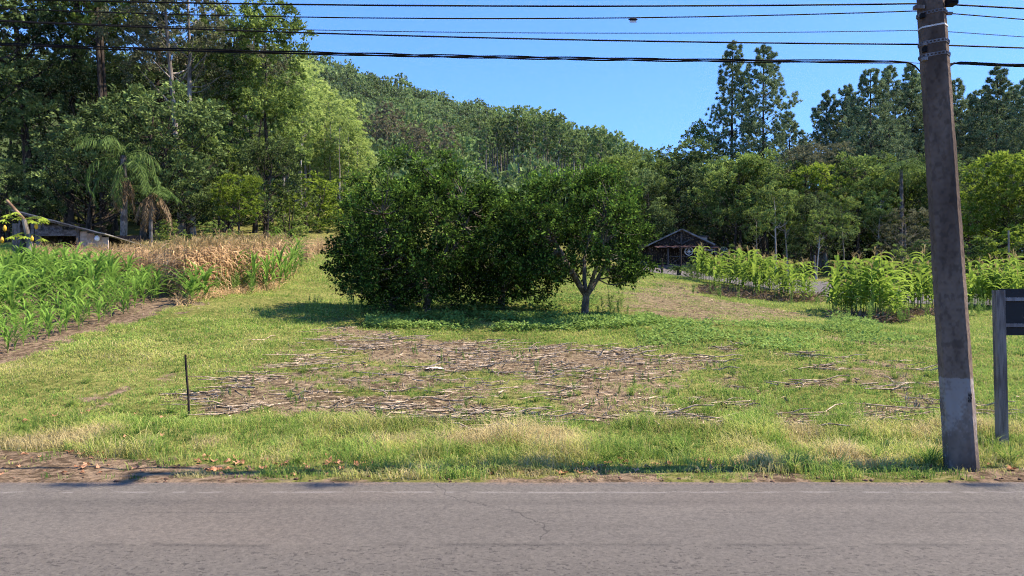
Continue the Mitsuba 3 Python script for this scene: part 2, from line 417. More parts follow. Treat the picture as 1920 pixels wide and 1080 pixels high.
def masks(x, y):
    """(bare soil, dry straw tint, straw density, grass cover, grass tone) at points of the ground"""
    n1, n2 = fb(x, y, 0.55, 3, 1), fb(x, y, 1.9, 2, 7)
    wx, wy = x + 2.0 * (n2 - 0.5) + 1.6 * (n1 - .5), y + 1.7 * (fb(x, y, 1.9, 2, 8) - 0.5)
    s_main, s_right = poly_in(STRAW, wx, wy, 0.6), poly_in(STRAW_R, wx, wy, 0.7)
    tan = np.maximum(poly_in(TAN, wx, wy, 1.4) * (0.66 + 0.34 * sstep(.35, .6, fb(x, y, 1.1, 3, 15))), 0.7 * poly_in(TAN2, wx, wy, 0.9))
    sh = np.maximum(poly_in(SHOULDER, wx * 0.5 + x * 0.5, wy * 0.3 + y * 0.7, 0.12), sstep(8.05, 7.35, y + 0.9 * (n2 - 0.5) + 0.5 * (n1 - .5) + 0.38 * np.exp(-((x + 1.2) / 1.9) ** 2) - 0.08 * sstep(3, 5, x)) * (0.35 + 0.65 * np.maximum(sstep(.42, .56, n2), sstep(-2.0, -3.0, x))))
    corn = poly_in(CORNSOIL, wx, wy, 0.3)
    yard = poly_in(YARD, wx, wy, 0.5)
    track = np.exp(-((x + 6.3 + 0.05 * (y - 12)) / 0.55) ** 2) * sstep(10.2, 11.5, y) * sstep(15, 13, y)
    straw = np.clip(s_main * sstep(0.36, 0.60, n1 * 0.5 + n2 * 0.5 + 0.08) + s_right * 0.9 * sstep(0.50, 0.62, n1 * 0.6 + n2 * 0.4), 0, 1)
    soil = np.clip(np.maximum.reduce([0.95 * s_main * sstep(0.34, 0.58, n1 * 0.55 + n2 * 0.45 + 0.03), straw * 0.75, tan * 0.92, sh, corn, 0.85 * track * sstep(.4, .6, n2)]), 0, 1)
    grass = np.clip(1 - 1.05 * soil, 0, 1) * (1 - yard) * (0.40 + 0.60 * sstep(0.32, 0.55, 0.6 * n1 + 0.4 * n2))
    verge = sstep(10.3, 9.2, y)
    tone = 0.36 + 0.55 * (n1 - 0.5) + 0.12 * sstep(-3, -7, x) * sstep(10, 12, y) * sstep(17, 14, y) + 0.03 + 0.35 * (n2 - .5) + verge * (0.15 + 1.1 * (n2 - 0.45))
    tone = tone + 0.30 * np.exp(-((x + 0.6) / 1.6) ** 2 - ((y - 9.3) / 0.7) ** 2)
    return soil, np.maximum(straw * 0.35, 0.8 * tan), straw, grass, tone


def spaced(lo, hi, d0, lo_f, hi_f, d1, grow=1.18):
    xs = list(np.arange(lo_f, hi_f + d0 / 2, d0))
    d, x = d0, xs[-1]
    while x < hi:
        d = min(d * grow, d1); x += d; xs.append(x)
    d, x = d0, xs[0]
    while x > lo:
        d = min(d * grow, d1); x -= d; xs.insert(0, x)
    return np.array(xs)


xs, ys = spaced(-900, 900, 0.14, -15, 15, 12), spaced(-150, 1000, 0.11, 7.0, 24, 10, 1.06)
X, Y = np.meshgrid(xs, ys, indexing='xy')
Z = gz(X, Y) + lumps(X, Y)
so, dry, _, _, _ = masks(X, Y)
i, j = np.meshgrid(np.arange(len(ys) - 1), np.arange(len(xs) - 1), indexing='ij')
k = i * len(xs) + j
gf = np.stack([k, k + 1, k + len(xs) + 1, k + len(xs)], -1).reshape(-1, 4)
scene['ground'] = mikit.ply((np.stack([X, Y, Z], -1).reshape(-1, 3), gf), 'm_ground_soil', smooth=True, uv=np.stack([so, dry], -1).reshape(-1, 2))
tag('ground', 'rising field of grass, bare soil and old straw between the road and the hill', None, kind='structure')

rx = np.concatenate([[-200, -60, -30], np.arange(-14, 14.01, 0.1), [30, 60, 200]])
_ed = 7.12 + 0.05 * (meshkit.fbm(np.stack([rx * 2.5, 0 * rx, 0 * rx], -1), 3, 4) - 0.5)
ry = np.array([0.25, 2.0, 3.8, 5.4, 6.6])
RX, RY = np.meshgrid(rx, np.append(ry, 0), indexing='xy')
RY[-1] = _ed
RZ = np.where(RY < 4, 0.004 * 0 + 0.012 * RY, 0.012 * RY) * 0 + 0.02 * np.sin(np.clip((RY - 0.25) / 6.87, 0, 1) * np.pi)
V = np.stack([RX, RY, RZ], -1).reshape(-1, 3)
low = np.stack([rx, _ed + 0.03, 0 * rx - 0.06], -1)
i, j = np.meshgrid(np.arange(6), np.arange(len(rx) - 1), indexing='ij')
k = i * len(rx) + j
scene['road'] = mikit.ply((np.vstack([V, low]), np.stack([k, k + 1, k + len(rx) + 1, k + len(rx)], -1).reshape(-1, 4)), 'm_asphalt', smooth=30)
tag('road', 'grey asphalt road with a worn edge line and a long crack', None, kind='structure')

# side track and yard by the wooden house
yx, yy = np.meshgrid(np.linspace(8, 62, 110), np.linspace(27, 73, 100), indexing='xy')
inside = poly_in(YARD, yx + 0.8 * (fb(yx, yy, 0.8) - .5), yy + 0.8 * (fb(yx, yy, 0.8, 3, 5) - .5), 0.01) > 0.5
i, j = np.meshgrid(np.arange(99), np.arange(109), indexing='ij')
k = (i * 110 + j)[inside[:-1, :-1] & inside[1:, 1:]]
scene['path'] = mikit.ply((np.stack([yx, yy, gz(yx, yy) + 0.045], -1).reshape(-1, 3), np.stack([k, k + 1, k + 111, k + 110], -1).reshape(-1, 4)), 'm_gravel', smooth=True)
tag('path', 'pale grey gravel track leading up to the wooden house', None, kind='structure')

# ------------------------------------------------------------------ tree builders
def rng_(s):
    return np.random.default_rng(s)


def limb(a, b, r, sag=0.15, n=5, bend=None):
    t = np.linspace(0, 1, n)[:, None]
    p = a * (1 - t) + b * t
    h = np.linalg.norm((b - a)[:2])
    p[:, 2] += (-4 * t * (1 - t) * sag * h)[:, 0]
    if bend is not None:
        p += 4 * t * (1 - t) * bend
    return p


def broadleaf(seed, H, crown, z0, nclump, clump_r, nleaf, L, W, trunk_r=0.25, stems=1, flat=0.75, lean=0.0, droop=0.3, spread=0.0, hollow=0.55, nout=0.7, tb=1.0, tone_spread=0.5, low_trunk=True, cut=None, limbs=True):
    """crown(t): radius of the crown at t = 0..1 from z0 to H. Returns (wood MB, foliage MB)"""
    g = rng_(seed)
    wood, fol = MB(), MB()
    tops = []
    for s in range(stems):
        ang = g.uniform(0, 2 * np.pi)
        base = np.array([np.cos(ang), np.sin(ang), 0]) * spread * (s > 0)
        top = np.array([g.normal() * lean + base[0] * 2, g.normal() * lean + base[1] * 2, H * 0.9])
        n = 8
        t = np.linspace(0, 1, n)
        p = base * (1 - t[:, None]) + top * t[:, None]
        p[:, :2] += np.cumsum(g.normal(size=(n, 2)) * 0.018 * H / 3, 0) * t[:, None]
        p[0, 2] = -0.5
        tops.append(p)
        if low_trunk:
            wood.tube(p, trunk_r * (1 - 0.85 * t) * (1 + 0.5 * np.exp(-t * 14)), 7)
    # clump centres
    cs, tries = [], 0
    while len(cs) < nclump and tries < nclump * 40:
        tries += 1
        t = g.uniform(0, 1) ** tb
        a = g.uniform(0, 2 * np.pi)
        R = crown(t) * math.sqrt(g.uniform(hollow ** 2, 1))
        p = tops[g.integers(stems)]
        zc = z0 + t * (H - z0)
        ax = np.array([np.interp(zc, p[:, 2], p[:, 0]), np.interp(zc, p[:, 2], p[:, 1])])
        c = np.array([ax[0] + R * np.cos(a), ax[1] + R * np.sin(a), zc])
        rmin = clump_r * 0.75
        if all(np.linalg.norm(c - o[0]) > rmin for o in cs):
            cs.append((c, clump_r * g.uniform(0.6, 1.25), p))
    per = nleaf // max(len(cs), 1)
    for c, r, p in cs:
        if limbs:
            hd = np.hypot(*(c[:2] - [np.interp(c[2], p[:, 2], p[:, 0]), np.interp(c[2], p[:, 2], p[:, 1])]))
            zb = max(z0 * 0.75, c[2] - hd * g.uniform(0.5, 1.1), H * 0.1)
            b = np.array([np.interp(zb, p[:, 2], p[:, 0]), np.interp(zb, p[:, 2], p[:, 1]), zb])
            q = limb(b, c, 0, 0.12, 5, g.normal(size=3) * 0.06 * hd)
            r0 = trunk_r * (1 - 0.8 * zb / H) * g.uniform(0.25, 0.5)
            wood.tube(q, np.linspace(r0, 0.2 * r0, 5), 5, cap=False)
        m = int(per * (r / clump_r) ** 2)
        # twigs inside the clump: leaves sit in sprays
        ns = max(3, m // 20)
        sd = unit(g.normal(size=(ns, 3)) + [0, 0, 0.35])
        sp = c + sd * (r * g.uniform(0.45, 1.0, (ns, 1)) ** 0.6) * [1, 1, flat]
        which = g.integers(0, ns, m)
        P = sp[which] + g.normal(size=(m, 3)) * r * 0.105 * [1, 1, .7]
        out = unit(P - c)
        D = unit(out * 0.7 + sd[which] * 0.5 + g.normal(size=(m, 3)) * 0.55 + [0, 0, -droop])
        N = unit(g.normal(size=(m, 3)) * 0.75 + [0, 0, 0.75] + out * nout)
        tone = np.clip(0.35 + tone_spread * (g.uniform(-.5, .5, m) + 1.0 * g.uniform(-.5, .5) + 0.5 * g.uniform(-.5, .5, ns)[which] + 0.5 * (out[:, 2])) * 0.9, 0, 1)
        s = g.uniform(0.65, 1.25, m)
        if cut is not None:
            keep = cut(P)
            P, D, N, tone, s = P[keep], D[keep], N[keep], tone[keep], s[keep]
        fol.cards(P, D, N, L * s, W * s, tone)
    return wood, fol


def pine(seed, H, z0, R, nb=84, tufts=15, wide=1.0):
    g = rng_(seed)
    wood, fol = MB(), MB()
    t = np.linspace(0, 1, 10)
    tr = np.stack([np.cumsum(g.normal(size=10)) * 0.04, np.cumsum(g.normal(size=10)) * 0.04, t * H - 0.4 * (t == 0)], 1)
    wood.tube(tr, 0.24 * (1 - 0.9 * t) + 0.02, 7)
    for b in range(nb):
        u = (b + g.uniform()) / nb
        zb = z0 + (H - z0) * u ** 0.9
        prof = (1 - u) ** 0.62 * (0.55 + 0.45 * min(1, u * 4)) * g.uniform(0.55, 1.15)
        Lb = max(0.35, R * prof)
        a = b * 2.39996 + g.normal() * 0.3
        up = 0.15 + 0.65 * u + g.normal() * 0.12
        o = np.array([np.interp(zb, tr[:, 2], tr[:, 0]), np.interp(zb, tr[:, 2], tr[:, 1]), zb])
        d = np.array([np.cos(a), np.sin(a), up - 0.25])
        s = np.linspace(0, 1, 5)[:, None]
        q = o + d * Lb * s + np.array([0, 0, 0.32]) * Lb * s ** 2
        wood.tube(q, np.linspace(0.05, 0.012, 5) * (0.5 + 0.1 * Lb), 4, cap=False)
        nt = max(3, int(tufts * (0.4 + Lb / R)))
        f = np.sqrt(g.uniform(0.12, 1, nt))
        side = unit(np.cross(d, [0, 0, 1]))
        P = o + d * Lb * f[:, None] + np.array([0, 0, 0.32]) * Lb * (f ** 2)[:, None] + side * (g.normal(size=(nt, 1)) * 0.30 * Lb * (1.1 - 0.6 * f[:, None])) + g.normal(size=(nt, 3)) * [0.05, 0.05, 0.12] * Lb
        k = 34
        PP = np.repeat(P, k, 0)
        ax = unit(np.repeat(np.tile(d, (nt, 1)) * 0.6 + g.normal(size=(nt, 3)) * 0.3 + [0, 0, 0.5], k, 0))
        D = unit(ax * 0.75 + g.normal(size=(nt * k, 3)) * 0.6)
        fol.cards(PP - D * 0.05, D, unit(g.normal(size=(nt * k, 3)) + [0, 0, .5]), g.uniform(0.28, 0.52, nt * k), 0.072, np.clip(np.repeat(g.uniform(0.1, 0.8, nt), k) + g.uniform(-.2, .2, nt * k), 0, 1), 0.0)
    return wood, fol


def group_tree(key, wf, bark_key, leaf_key):
    w, f = wf
    parts = {}
    if w.n: parts['trunk'] = w.ply(bark_key, True)
    parts['crown'] = f.ply(leaf_key)
    return shapegroup(key, parts)


dome = lambda R, p=0.5: (lambda t: R * max(0.15, (4 * (t * 0.9 + 0.08) * (1 - (t * 0.9 + 0.08)))) ** p)
egg = lambda R: (lambda t: R * (0.25 + 0.75 * min(1, 3 * t)) * (1 - t * t) ** 0.5 if t < 1 else 0)

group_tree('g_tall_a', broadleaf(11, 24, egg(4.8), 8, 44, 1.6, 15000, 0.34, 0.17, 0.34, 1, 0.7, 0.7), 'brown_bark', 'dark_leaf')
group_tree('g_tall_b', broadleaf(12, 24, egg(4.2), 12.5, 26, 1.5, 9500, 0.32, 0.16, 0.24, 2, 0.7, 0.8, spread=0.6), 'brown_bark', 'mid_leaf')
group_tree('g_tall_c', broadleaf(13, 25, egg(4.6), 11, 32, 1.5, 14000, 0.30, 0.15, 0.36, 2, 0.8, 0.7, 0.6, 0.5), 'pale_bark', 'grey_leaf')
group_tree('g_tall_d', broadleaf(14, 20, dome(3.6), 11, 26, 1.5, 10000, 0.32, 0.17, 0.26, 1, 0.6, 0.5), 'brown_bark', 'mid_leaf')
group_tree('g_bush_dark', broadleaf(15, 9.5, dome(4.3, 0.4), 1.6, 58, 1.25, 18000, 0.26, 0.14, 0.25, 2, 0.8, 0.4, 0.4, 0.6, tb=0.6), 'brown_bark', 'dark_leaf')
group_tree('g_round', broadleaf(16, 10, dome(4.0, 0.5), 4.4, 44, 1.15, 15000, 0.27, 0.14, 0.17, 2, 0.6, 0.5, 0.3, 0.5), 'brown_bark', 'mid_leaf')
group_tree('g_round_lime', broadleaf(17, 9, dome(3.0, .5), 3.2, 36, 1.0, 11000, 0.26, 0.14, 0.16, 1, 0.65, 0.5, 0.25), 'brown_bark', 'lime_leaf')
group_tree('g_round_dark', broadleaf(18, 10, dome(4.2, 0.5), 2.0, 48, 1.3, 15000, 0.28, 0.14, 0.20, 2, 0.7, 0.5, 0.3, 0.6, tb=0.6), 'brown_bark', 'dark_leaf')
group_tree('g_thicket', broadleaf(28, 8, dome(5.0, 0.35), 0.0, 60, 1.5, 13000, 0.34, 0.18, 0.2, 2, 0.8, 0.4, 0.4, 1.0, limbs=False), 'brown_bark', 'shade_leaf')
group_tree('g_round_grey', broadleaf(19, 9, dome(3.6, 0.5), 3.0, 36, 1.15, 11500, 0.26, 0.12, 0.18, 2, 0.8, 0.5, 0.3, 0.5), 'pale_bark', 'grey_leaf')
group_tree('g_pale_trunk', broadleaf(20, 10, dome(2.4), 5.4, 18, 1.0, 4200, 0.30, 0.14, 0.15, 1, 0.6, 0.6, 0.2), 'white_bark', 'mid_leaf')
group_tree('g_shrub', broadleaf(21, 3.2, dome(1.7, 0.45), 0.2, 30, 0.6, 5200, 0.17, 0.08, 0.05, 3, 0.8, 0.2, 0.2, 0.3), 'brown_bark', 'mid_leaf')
group_tree('g_shrub_lime', broadleaf(22, 3.0, dome(1.7, 0.45), 0.2, 30, 0.6, 5200, 0.17, 0.08, 0.05, 3, 0.8, 0.2, 0.2, 0.3), 'brown_bark', 'lime_leaf')
group_tree('g_euc_a', broadleaf(23, 20, egg(1.9), 5.0, 36, 0.9, 7000, 0.34, 0.10, 0.13, 1, 1.2, 0.35, 0.9, hollow=0.2, tone_spread=0.6), 'pale_bark', 'eucalypt_leaf')
group_tree('g_euc_b', broadleaf(24, 19, egg(2.2), 7.0, 34, 0.95, 7000, 0.34, 0.10, 0.14, 1, 1.2, 0.45, 0.9, hollow=0.2, tone_spread=0.6), 'pale_bark', 'eucalypt_leaf')
group_tree('g_euc_front', broadleaf(27, 20, egg(1.9), 10, 26, 0.95, 5200, 0.34, 0.10, 0.17, 1, 1.2, 0.3, 0.9, hollow=0.2, tone_spread=0.6), 'white_bark', 'eucalypt_leaf')
group_tree('g_euc_far', broadleaf(25, 24, egg(2.8), 12.5, 24, 1.3, 2200, 0.80, 0.38, 0.34, 1, 1.0, 0.6, 0.6, hollow=0.2), 'pale_bark', 'hill_light_leaf')
group_tree('g_brown_far', broadleaf(26, 21, egg(3.6), 7, 30, 1.5, 2600, 0.80, 0.34, 0.22, 1, 1.0, 0.6, 0.6, hollow=0.2), 'pale_bark', 'brown_leaf')
group_tree('g_pine_a', pine(31, 25, 6, 4.1, 66, 21), 'brown_bark', 'pine_needle')
group_tree('g_pine_b', pine(32, 25, 4, 5.8, 78, 24), 'brown_bark', 'pine_needle')
group_tree('g_pine_c', pine(33, 22, 2, 5.0, 84, 20), 'brown_bark', 'pine_needle')
for n_, sd_ in enumerate((41, 42, 43)):
    w_, f_ = broadleaf(sd_, 9, dome(4.2, 0.5), 1.0, 30, 1.6, 1000, 0.90, 0.66, 0.2, 1, 0.7, 0.4, 0.1, nout=2.0, limbs=False, low_trunk=False)
    shapegroup(f'g_hill_{n_}', {'crown': f_.ply('hill_leaf')})
w_, f_ = broadleaf(44, 12, egg(3.6), 1.0, 30, 1.4, 1000, 0.85, 0.55, 0.2, 1, 0.9, 0.4, 0.3, nout=1.4, limbs=False, low_trunk=False)
shapegroup('g_hill_light', {'crown': f_.ply('hill_light_leaf')})


def place(name, gk, Hg, px, d, top, rz, label, cat, group=None, wide=1.0, dz=0.0):
    """a tree whose foot stands on the ground d metres deep at column px and whose top reaches row `top` of the photograph"""
    x = (px - CX) / F * d
    z = float(gz(x, d))
    h = EYE + (HY - top) / F * d - z
    s = h / Hg
    return inst(name, gk, (x, d, z + dz), rz, s * wide, label, cat, group, sz=s)


# left forest ----------------------------------------------------------------
LT = 'tall trees of the forest on the left'
place('forest_tree', 'g_tall_a', 24, -70, 52, -220, 20, 'dark tall tree at the left edge of the photo behind the shed', 'tree', LT)
place('forest_tree', 'g_tall_a', 24, 60, 58, -200, 140, 'dense dark tree towering straight above the plank shed', 'tree', LT)
place('forest_tree', 'g_tall_b', 24, 130, 60, -230, 60, 'tall tree with slim dark stems between the shed and the palm', 'tree', LT)
place('forest_tree', 'g_tall_b', 24, 205, 57, -260, 210, 'tall tree with a dark leaning stem right above the palm', 'tree', LT)
place('forest_tree', 'g_tall_a', 24, 275, 62, -120, 300, 'tall dark tree between the palm and the grey leaved tree', 'tree', LT)
place('forest_tree', 'g_tall_c', 25, 345, 56, -110, 95, 'tall tree with grey foliage and a bare pale trunk', 'tree', LT)
place('forest_tree', 'g_tall_b', 24, 420, 60, 5, 330, 'mid green tall tree just right of the grey foliaged tree', 'tree', LT)
place('forest_tree', 'g_tall_d', 20, 508, 60, 30, 10, 'round topped tall tree standing against the sky at the forest end', 'tree', LT)
place('forest_tree', 'g_tall_c', 25, 440, 66, 20, 200, 'greyish tall tree behind the forest edge near its right end', 'tree', LT)
for q, (px, d, tp, gk) in enumerate([(-30, 74, 40, 'g_tall_a'), (20, 78, 60, 'g_tall_b'), (95, 76, 90, 'g_tall_a'), (170, 80, 70, 'g_tall_a'), (240, 78, 100, 'g_tall_b'), (310, 76, 60, 'g_tall_a'), (385, 80, 90, 'g_tall_a'), (470, 80, 100, 'g_tall_a'), (530, 84, 130, 'g_tall_b')]):
    place('back_forest_tree', gk, 24, px, d, tp, q * 77, 'tall dark tree in the shaded second row of the left forest', 'tree', 'second row of the left forest', 1.1)
LB = 'trees and bushes along the foot of the left forest'
place('vine_covered_tree', 'g_bush_dark', 9.5, 270, 49, 190, 30, 'broad dark green vine covered tree mass right behind the palm', 'tree', LB, 1.08)
place('vine_covered_tree', 'g_bush_dark', 9.5, 165, 52, 235, 120, 'dark leafy tree mass behind the shed roof', 'tree', LB, 1.0)
place('forest_edge_tree', 'g_bush_dark', 9.5, 15, 51, 310, 200, 'dark bushy tree behind the papaya plant', 'tree', LB, 1.0)
place('forest_edge_tree', 'g_round_dark', 10, 355, 50, 300, 45, 'dark rounded tree right of the palm behind the dry corn', 'tree', LB, 0.9)
place('forest_edge_tree', 'g_round_lime', 9, 448, 49, 325, 190, 'small tree with yellowish green layered leaves behind the dry corn', 'tree', LB, 1.0)
place('forest_edge_tree', 'g_round_dark', 10, 500, 53, 270, 260, 'dark tree between the yellowish tree and the slim eucalypts', 'tree', LB, 0.8)
place('forest_edge_tree', 'g_round', 10, 412, 55, 265, 80, 'mid green tree in front of the grey foliaged tall tree', 'tree', LB, 0.9)
place('forest_edge_tree', 'g_round', 10, 480, 60, 180, 170, 'bright mid green tree at the right end of the left forest', 'tree', LB, 0.9)
place('forest_edge_tree', 'g_round_dark', 10, 80, 60, 270, 300, 'dark tree filling the gap above the shed', 'tree', LB, 1.0)
place('forest_edge_tree', 'g_round_dark', 10, 215, 62, 120, 10, 'shadowy tree high above the palm crown', 'tree', LB, 1.0)
for q, (px, d, tp, gk) in enumerate([(545, 56, 365, 'g_shrub'), (575, 64, 330, 'g_shrub_lime'), (625, 70, 350, 'g_shrub'), (660, 72, 345, 'g_shrub'), (600, 62, 410, 'g_shrub_lime'), (640, 64, 405, 'g_shrub_lime'), (530, 60, 400, 'g_shrub'), (420, 46, 415, 'g_shrub'), (330, 46, 415, 'g_shrub')]):
    lab = ['dark green shrub below the slim eucalypts at the corn end', 'light green shrub under the slim eucalypts', 'bluish green bushy shrub left of the citrus trees', 'green shrub touching the left citrus tree from behind', 'pale low bush beyond the end of the dry corn', 'pale bush just left of the citrus trees', 'low shrub between forest and eucalypts', 'low shrub behind the middle of the dry corn', 'low shrub right of the palm foot'][q]
    place('shrub', gk, 3.2 if gk == 'g_shrub' else 3.0, px, d, tp, q * 50, lab, 'shrub', 'shrubs at the end of the dry corn', 1.35)

# slim young eucalypts -------------------------------------------------------
g = rng_(5)
for q in range(34):
    px = 535 + 165 * (q + g.uniform(0, 1)) / 34
    d = g.uniform(84, 118)
    top = np.interp(px, [535, 560, 600, 640, 680, 700], [150, 125, 150, 185, 250, 290]) + g.normal() * 14 + (d - 84) * 0.3
    place('eucalyptus_tree', ('g_euc_a', 'g_euc_b')[q % 2], (20, 19)[q % 2], px, d, top, g.uniform(0, 360), 'slim light green eucalypt with thin pale trunk in the stand left of the citrus', 'tree', 'stand of slim light green eucalypts', 1.25)

for px, d, top, lab in [(533, 70, 215, 'thin eucalypt with a reddish white bare trunk at the edge of the left forest'), (565, 78, 150, 'eucalypt with a long pale bare trunk in the middle of the light green stand'), (636, 84, 200, 'eucalypt with a white bare trunk at the right side of the light green stand'), (648, 90, 215, 'thin eucalypt furthest right with a bare white stem')]:
    place('bare_stem_eucalyptus', 'g_euc_front', 20, px, d, top, px, lab, 'tree', 'stand of slim light green eucalypts', 1.0)

# hill -----------------------------------------------------------------------
def skyline_py(px):
    return np.interp(px, [300, 560, 650, 700, 760, 850, 900, 1000, 1100, 1190, 1250, 1320], [0, 90, 118, 138, 170, 198, 212, 215, 240, 280, 300, 330])


n_h = n_l = 0
for row, y0 in enumerate(np.arange(112, 480, 7.2)):
    for x0 in np.arange(-0.62 * y0 - 10, 0.34 * y0 + 15, 7.6):
        x, y = x0 + g.normal() * 2.2, y0 + g.normal() * 2.0
        if not (-0.40 * y - 14 < x < 0.235 * y + 18):
            continue
        z = float(gz(x, y))
        light = fb(np.array([x]), np.array([y]), 0.02, 2, 3)[0] + (0.10 if x > 0.02 * y and y < 330 else 0) > 0.60
        s = g.uniform(0.75, 1.35) * (1.0 if y > 200 else 0.9)
        if -0.06 < x / y < 0.10 and 170 < y < 300:
            s *= 0.55
        if -0.21 < x / y < -0.07 and 150 < y < 245:
            s *= 0.6
        m = T().translate([x, y, z - 1.5]) @ T().rotate([0, 0, 1], float(g.uniform(0, 360))) @ T().scale([s, s, s * g.uniform(0.85, 1.45)])
        if light:
            n_l += 1
            scene[f'light_hill_woodland__{n_l:04d}'] = {'type': 'instance', 'to_world': m, 'shape_ref': {'type': 'ref', 'id': 'g_hill_light'}}
        else:
            n_h += 1
            scene[f'hill_forest__{n_h:04d}'] = {'type': 'instance', 'to_world': m, 'shape_ref': {'type': 'ref', 'id': f'g_hill_{n_h % 3}'}}
tag('hill_forest', 'dense dark green forest covering the hill behind the field', 'forest', kind='stuff')
tag('light_hill_woodland', 'lighter green woodland on the lower slopes of the hill', 'forest', kind='stuff')
for q in range(40):
    px = 895 + 215 * (q + g.uniform(0, 1)) / 40
    d = g.uniform(255, 295)
    top = np.interp(px, [895, 920, 960, 1010, 1060, 1110], [232, 218, 216, 214, 232, 266]) + g.normal() * 9
    place('hill_eucalyptus', 'g_euc_far', 24, px, d, top, g.uniform(0, 360), 'tall eucalypt with a straight pale trunk in the plantation on the hillside', 'tree', 'eucalypt plantation on the hillside')
for q in range(14):
    px = (675 + 90 * q / 5 if q < 5 else 770 + 90 * (q - 5) / 9) + g.normal() * 6
    d = g.uniform(240, 280)
    top = (214 if q < 5 else 240) + g.normal() * 9
    place('faded_tree', 'g_brown_far', 21, px, d, top, g.uniform(0, 360), 'greyish brown half bare tree on the slope above the left citrus tree', 'tree', 'greyish brown trees on the slope')
for q in range(22):
    px, d = 1095 + 120 * (q + g.uniform(0, 1)) / 22, g.uniform(200, 300)
    top = np.interp(px, [1095, 1160, 1180, 1215], [232, 245, 248, 300]) + abs(g.normal()) * 22
    place('slope_tree', 'g_euc_far', 24, px, d, top, g.uniform(0, 360), 'loose crowned tree at the right end of the hillside wood', 'tree', 'trees at the right end of the hillside')

# right forest ---------------------------------------------------------------
RP = 'pines behind the wooden house and the right corn'
for px, d, tp, gk, hg, rz, w, lab in [
        (1372, 86, 84, 'g_pine_a', 25, 0, 1.0, 'tallest pine, left one of the pair above the wooden house'), (1432, 84, 93, 'g_pine_b', 25, 70, 1.0, 'broad tall pine, right one of the pair against the sky'),
        (1548, 100, 178, 'g_pine_c', 22, 30, 1.0, 'lower pine in the gap between the pair and the dark group'), (1632, 92, 134, 'g_pine_b', 25, 200, 1.0, 'dark dense pine left of the utility pole, farthest left of its group'),
        (1668, 96, 126, 'g_pine_a', 25, 120, 1.0, 'pine in the middle of the dark group left of the utility pole'), (1708, 98, 124, 'g_pine_a', 25, 260, 1.0, 'pine directly left of the utility pole top'),
        (1790, 98, 155, 'g_pine_c', 22, 90, 1.0, 'pine directly right of the utility pole'), (1868, 94, 132, 'g_pine_a', 25, 310, 1.2, 'open crowned pine at the right edge above the lime green tree'),
        (1930, 90, 150, 'g_pine_b', 25, 10, 1.0, 'pine cut off by the right photo edge'), (1600, 106, 190, 'g_pine_c', 22, 220, 1.1, 'shaded pine behind the dark group'),
        (1480, 104, 215, 'g_pine_c', 22, 140, 1.0, 'half hidden pine right of the tall pair'), (1830, 108, 190, 'g_pine_b', 25, 60, 1.2, 'half hidden pine in the back right of the pole'), (1720, 100, 140, 'g_pine_b', 25, 20, 1.2, 'full pine just left of the utility pole, behind the others'), (1590, 98, 165, 'g_pine_b', 25, 330, 1.0, 'dark full pine at the left end of the dark group'), (1840, 100, 172, 'g_pine_b', 25, 190, 1.2, 'full dark pine between the pole and the open crowned pine'), (1900, 104, 165, 'g_pine_b', 25, 150, 1.1, 'dense pine in the back at the right edge'), (1745, 104, 150, 'g_pine_b', 25, 250, 1.1, 'dense pine hidden behind the pole top')]:
    place('pine_tree', gk, hg, px, d, tp, rz, lab, 'pine', RP, w)
RB = 'broadleaf trees behind the right corn'
for px, d, tp, gk, hg, rz, w, lab in [
        (1195, 78, 300, 'g_round', 10, 15, 0.9, 'mid green tree peeping over the right citrus tree'), (1265, 82, 283, 'g_round_dark', 10, 200, 0.9, 'dark tree behind the wooden house, left of the pines'),
        (1215, 74, 330, 'g_round_dark', 10, 320, 0.8, 'dark tree between the citrus trees and the wooden house'), (1300, 88, 240, 'g_tall_d', 20, 50, 0.7, 'leafy tree against the sky left of the pine pair'),
        (1330, 76, 325, 'g_round_dark', 10, 100, 0.9, 'dark shaded tree over the house roof'), (1375, 70, 305, 'g_round', 10, 250, 0.85, 'light topped rounded tree right of the house'),
        (1440, 71, 300, 'g_round', 10, 30, 0.8, 'rounded tree below the broad pine'), (1500, 70, 312, 'g_round_lime', 9, 80, 0.85, 'yellow green tree in the middle of the right woodland'),
        (1548, 73, 275, 'g_round_grey', 9, 160, 0.85, 'tree with greyish brown crown in the right woodland'), (1605, 70, 300, 'g_round', 10, 290, 0.8, 'mid green tree beside the greyish crown'),
        (1650, 72, 318, 'g_round_lime', 9, 210, 0.9, 'yellow green tree left of the utility pole'), (1695, 70, 330, 'g_round', 10, 110, 0.85, 'tree partly hidden by the utility pole'),
        (1690, 64, 400, 'g_round_grey', 9, 10, 1.1, 'low pale leaved tree just left of the utility pole'), 
        (1520, 65, 380, 'g_round_dark', 10, 130, 0.9, 'dark low tree right of the pale trunk'), 
        (1360, 74, 390, 'g_round_dark', 10, 60, 0.9, 'shaded low tree right beside the wooden house'), (1872, 58, 292, 'g_round_lime', 9, 20, 0.9, 'bright lime green tree at the right edge'),
        (1935, 56, 310, 'g_round_lime', 9, 170, 0.9, 'lime green tree cut by the right edge'), (1800, 68, 330, 'g_round_dark', 10, 75, 0.9, 'dark tree right behind the utility pole'),
         (1760, 74, 300, 'g_round_dark', 10, 270, 1.0, 'dark tree hidden behind the utility pole')]:
    place('woodland_tree', gk, hg, px, d, tp, rz, lab, 'tree', RB, w * 1.12)
for q, px in enumerate(range(1190, 1990, 50)):
    place('thicket_tree', 'g_thicket', 8, px, 88 + 5 * (q % 2), 385 + 14 * (q % 3), q * 47, 'low shady thicket tree deep inside the right woodland', 'tree', 'thicket inside the right woodland', 1.25)
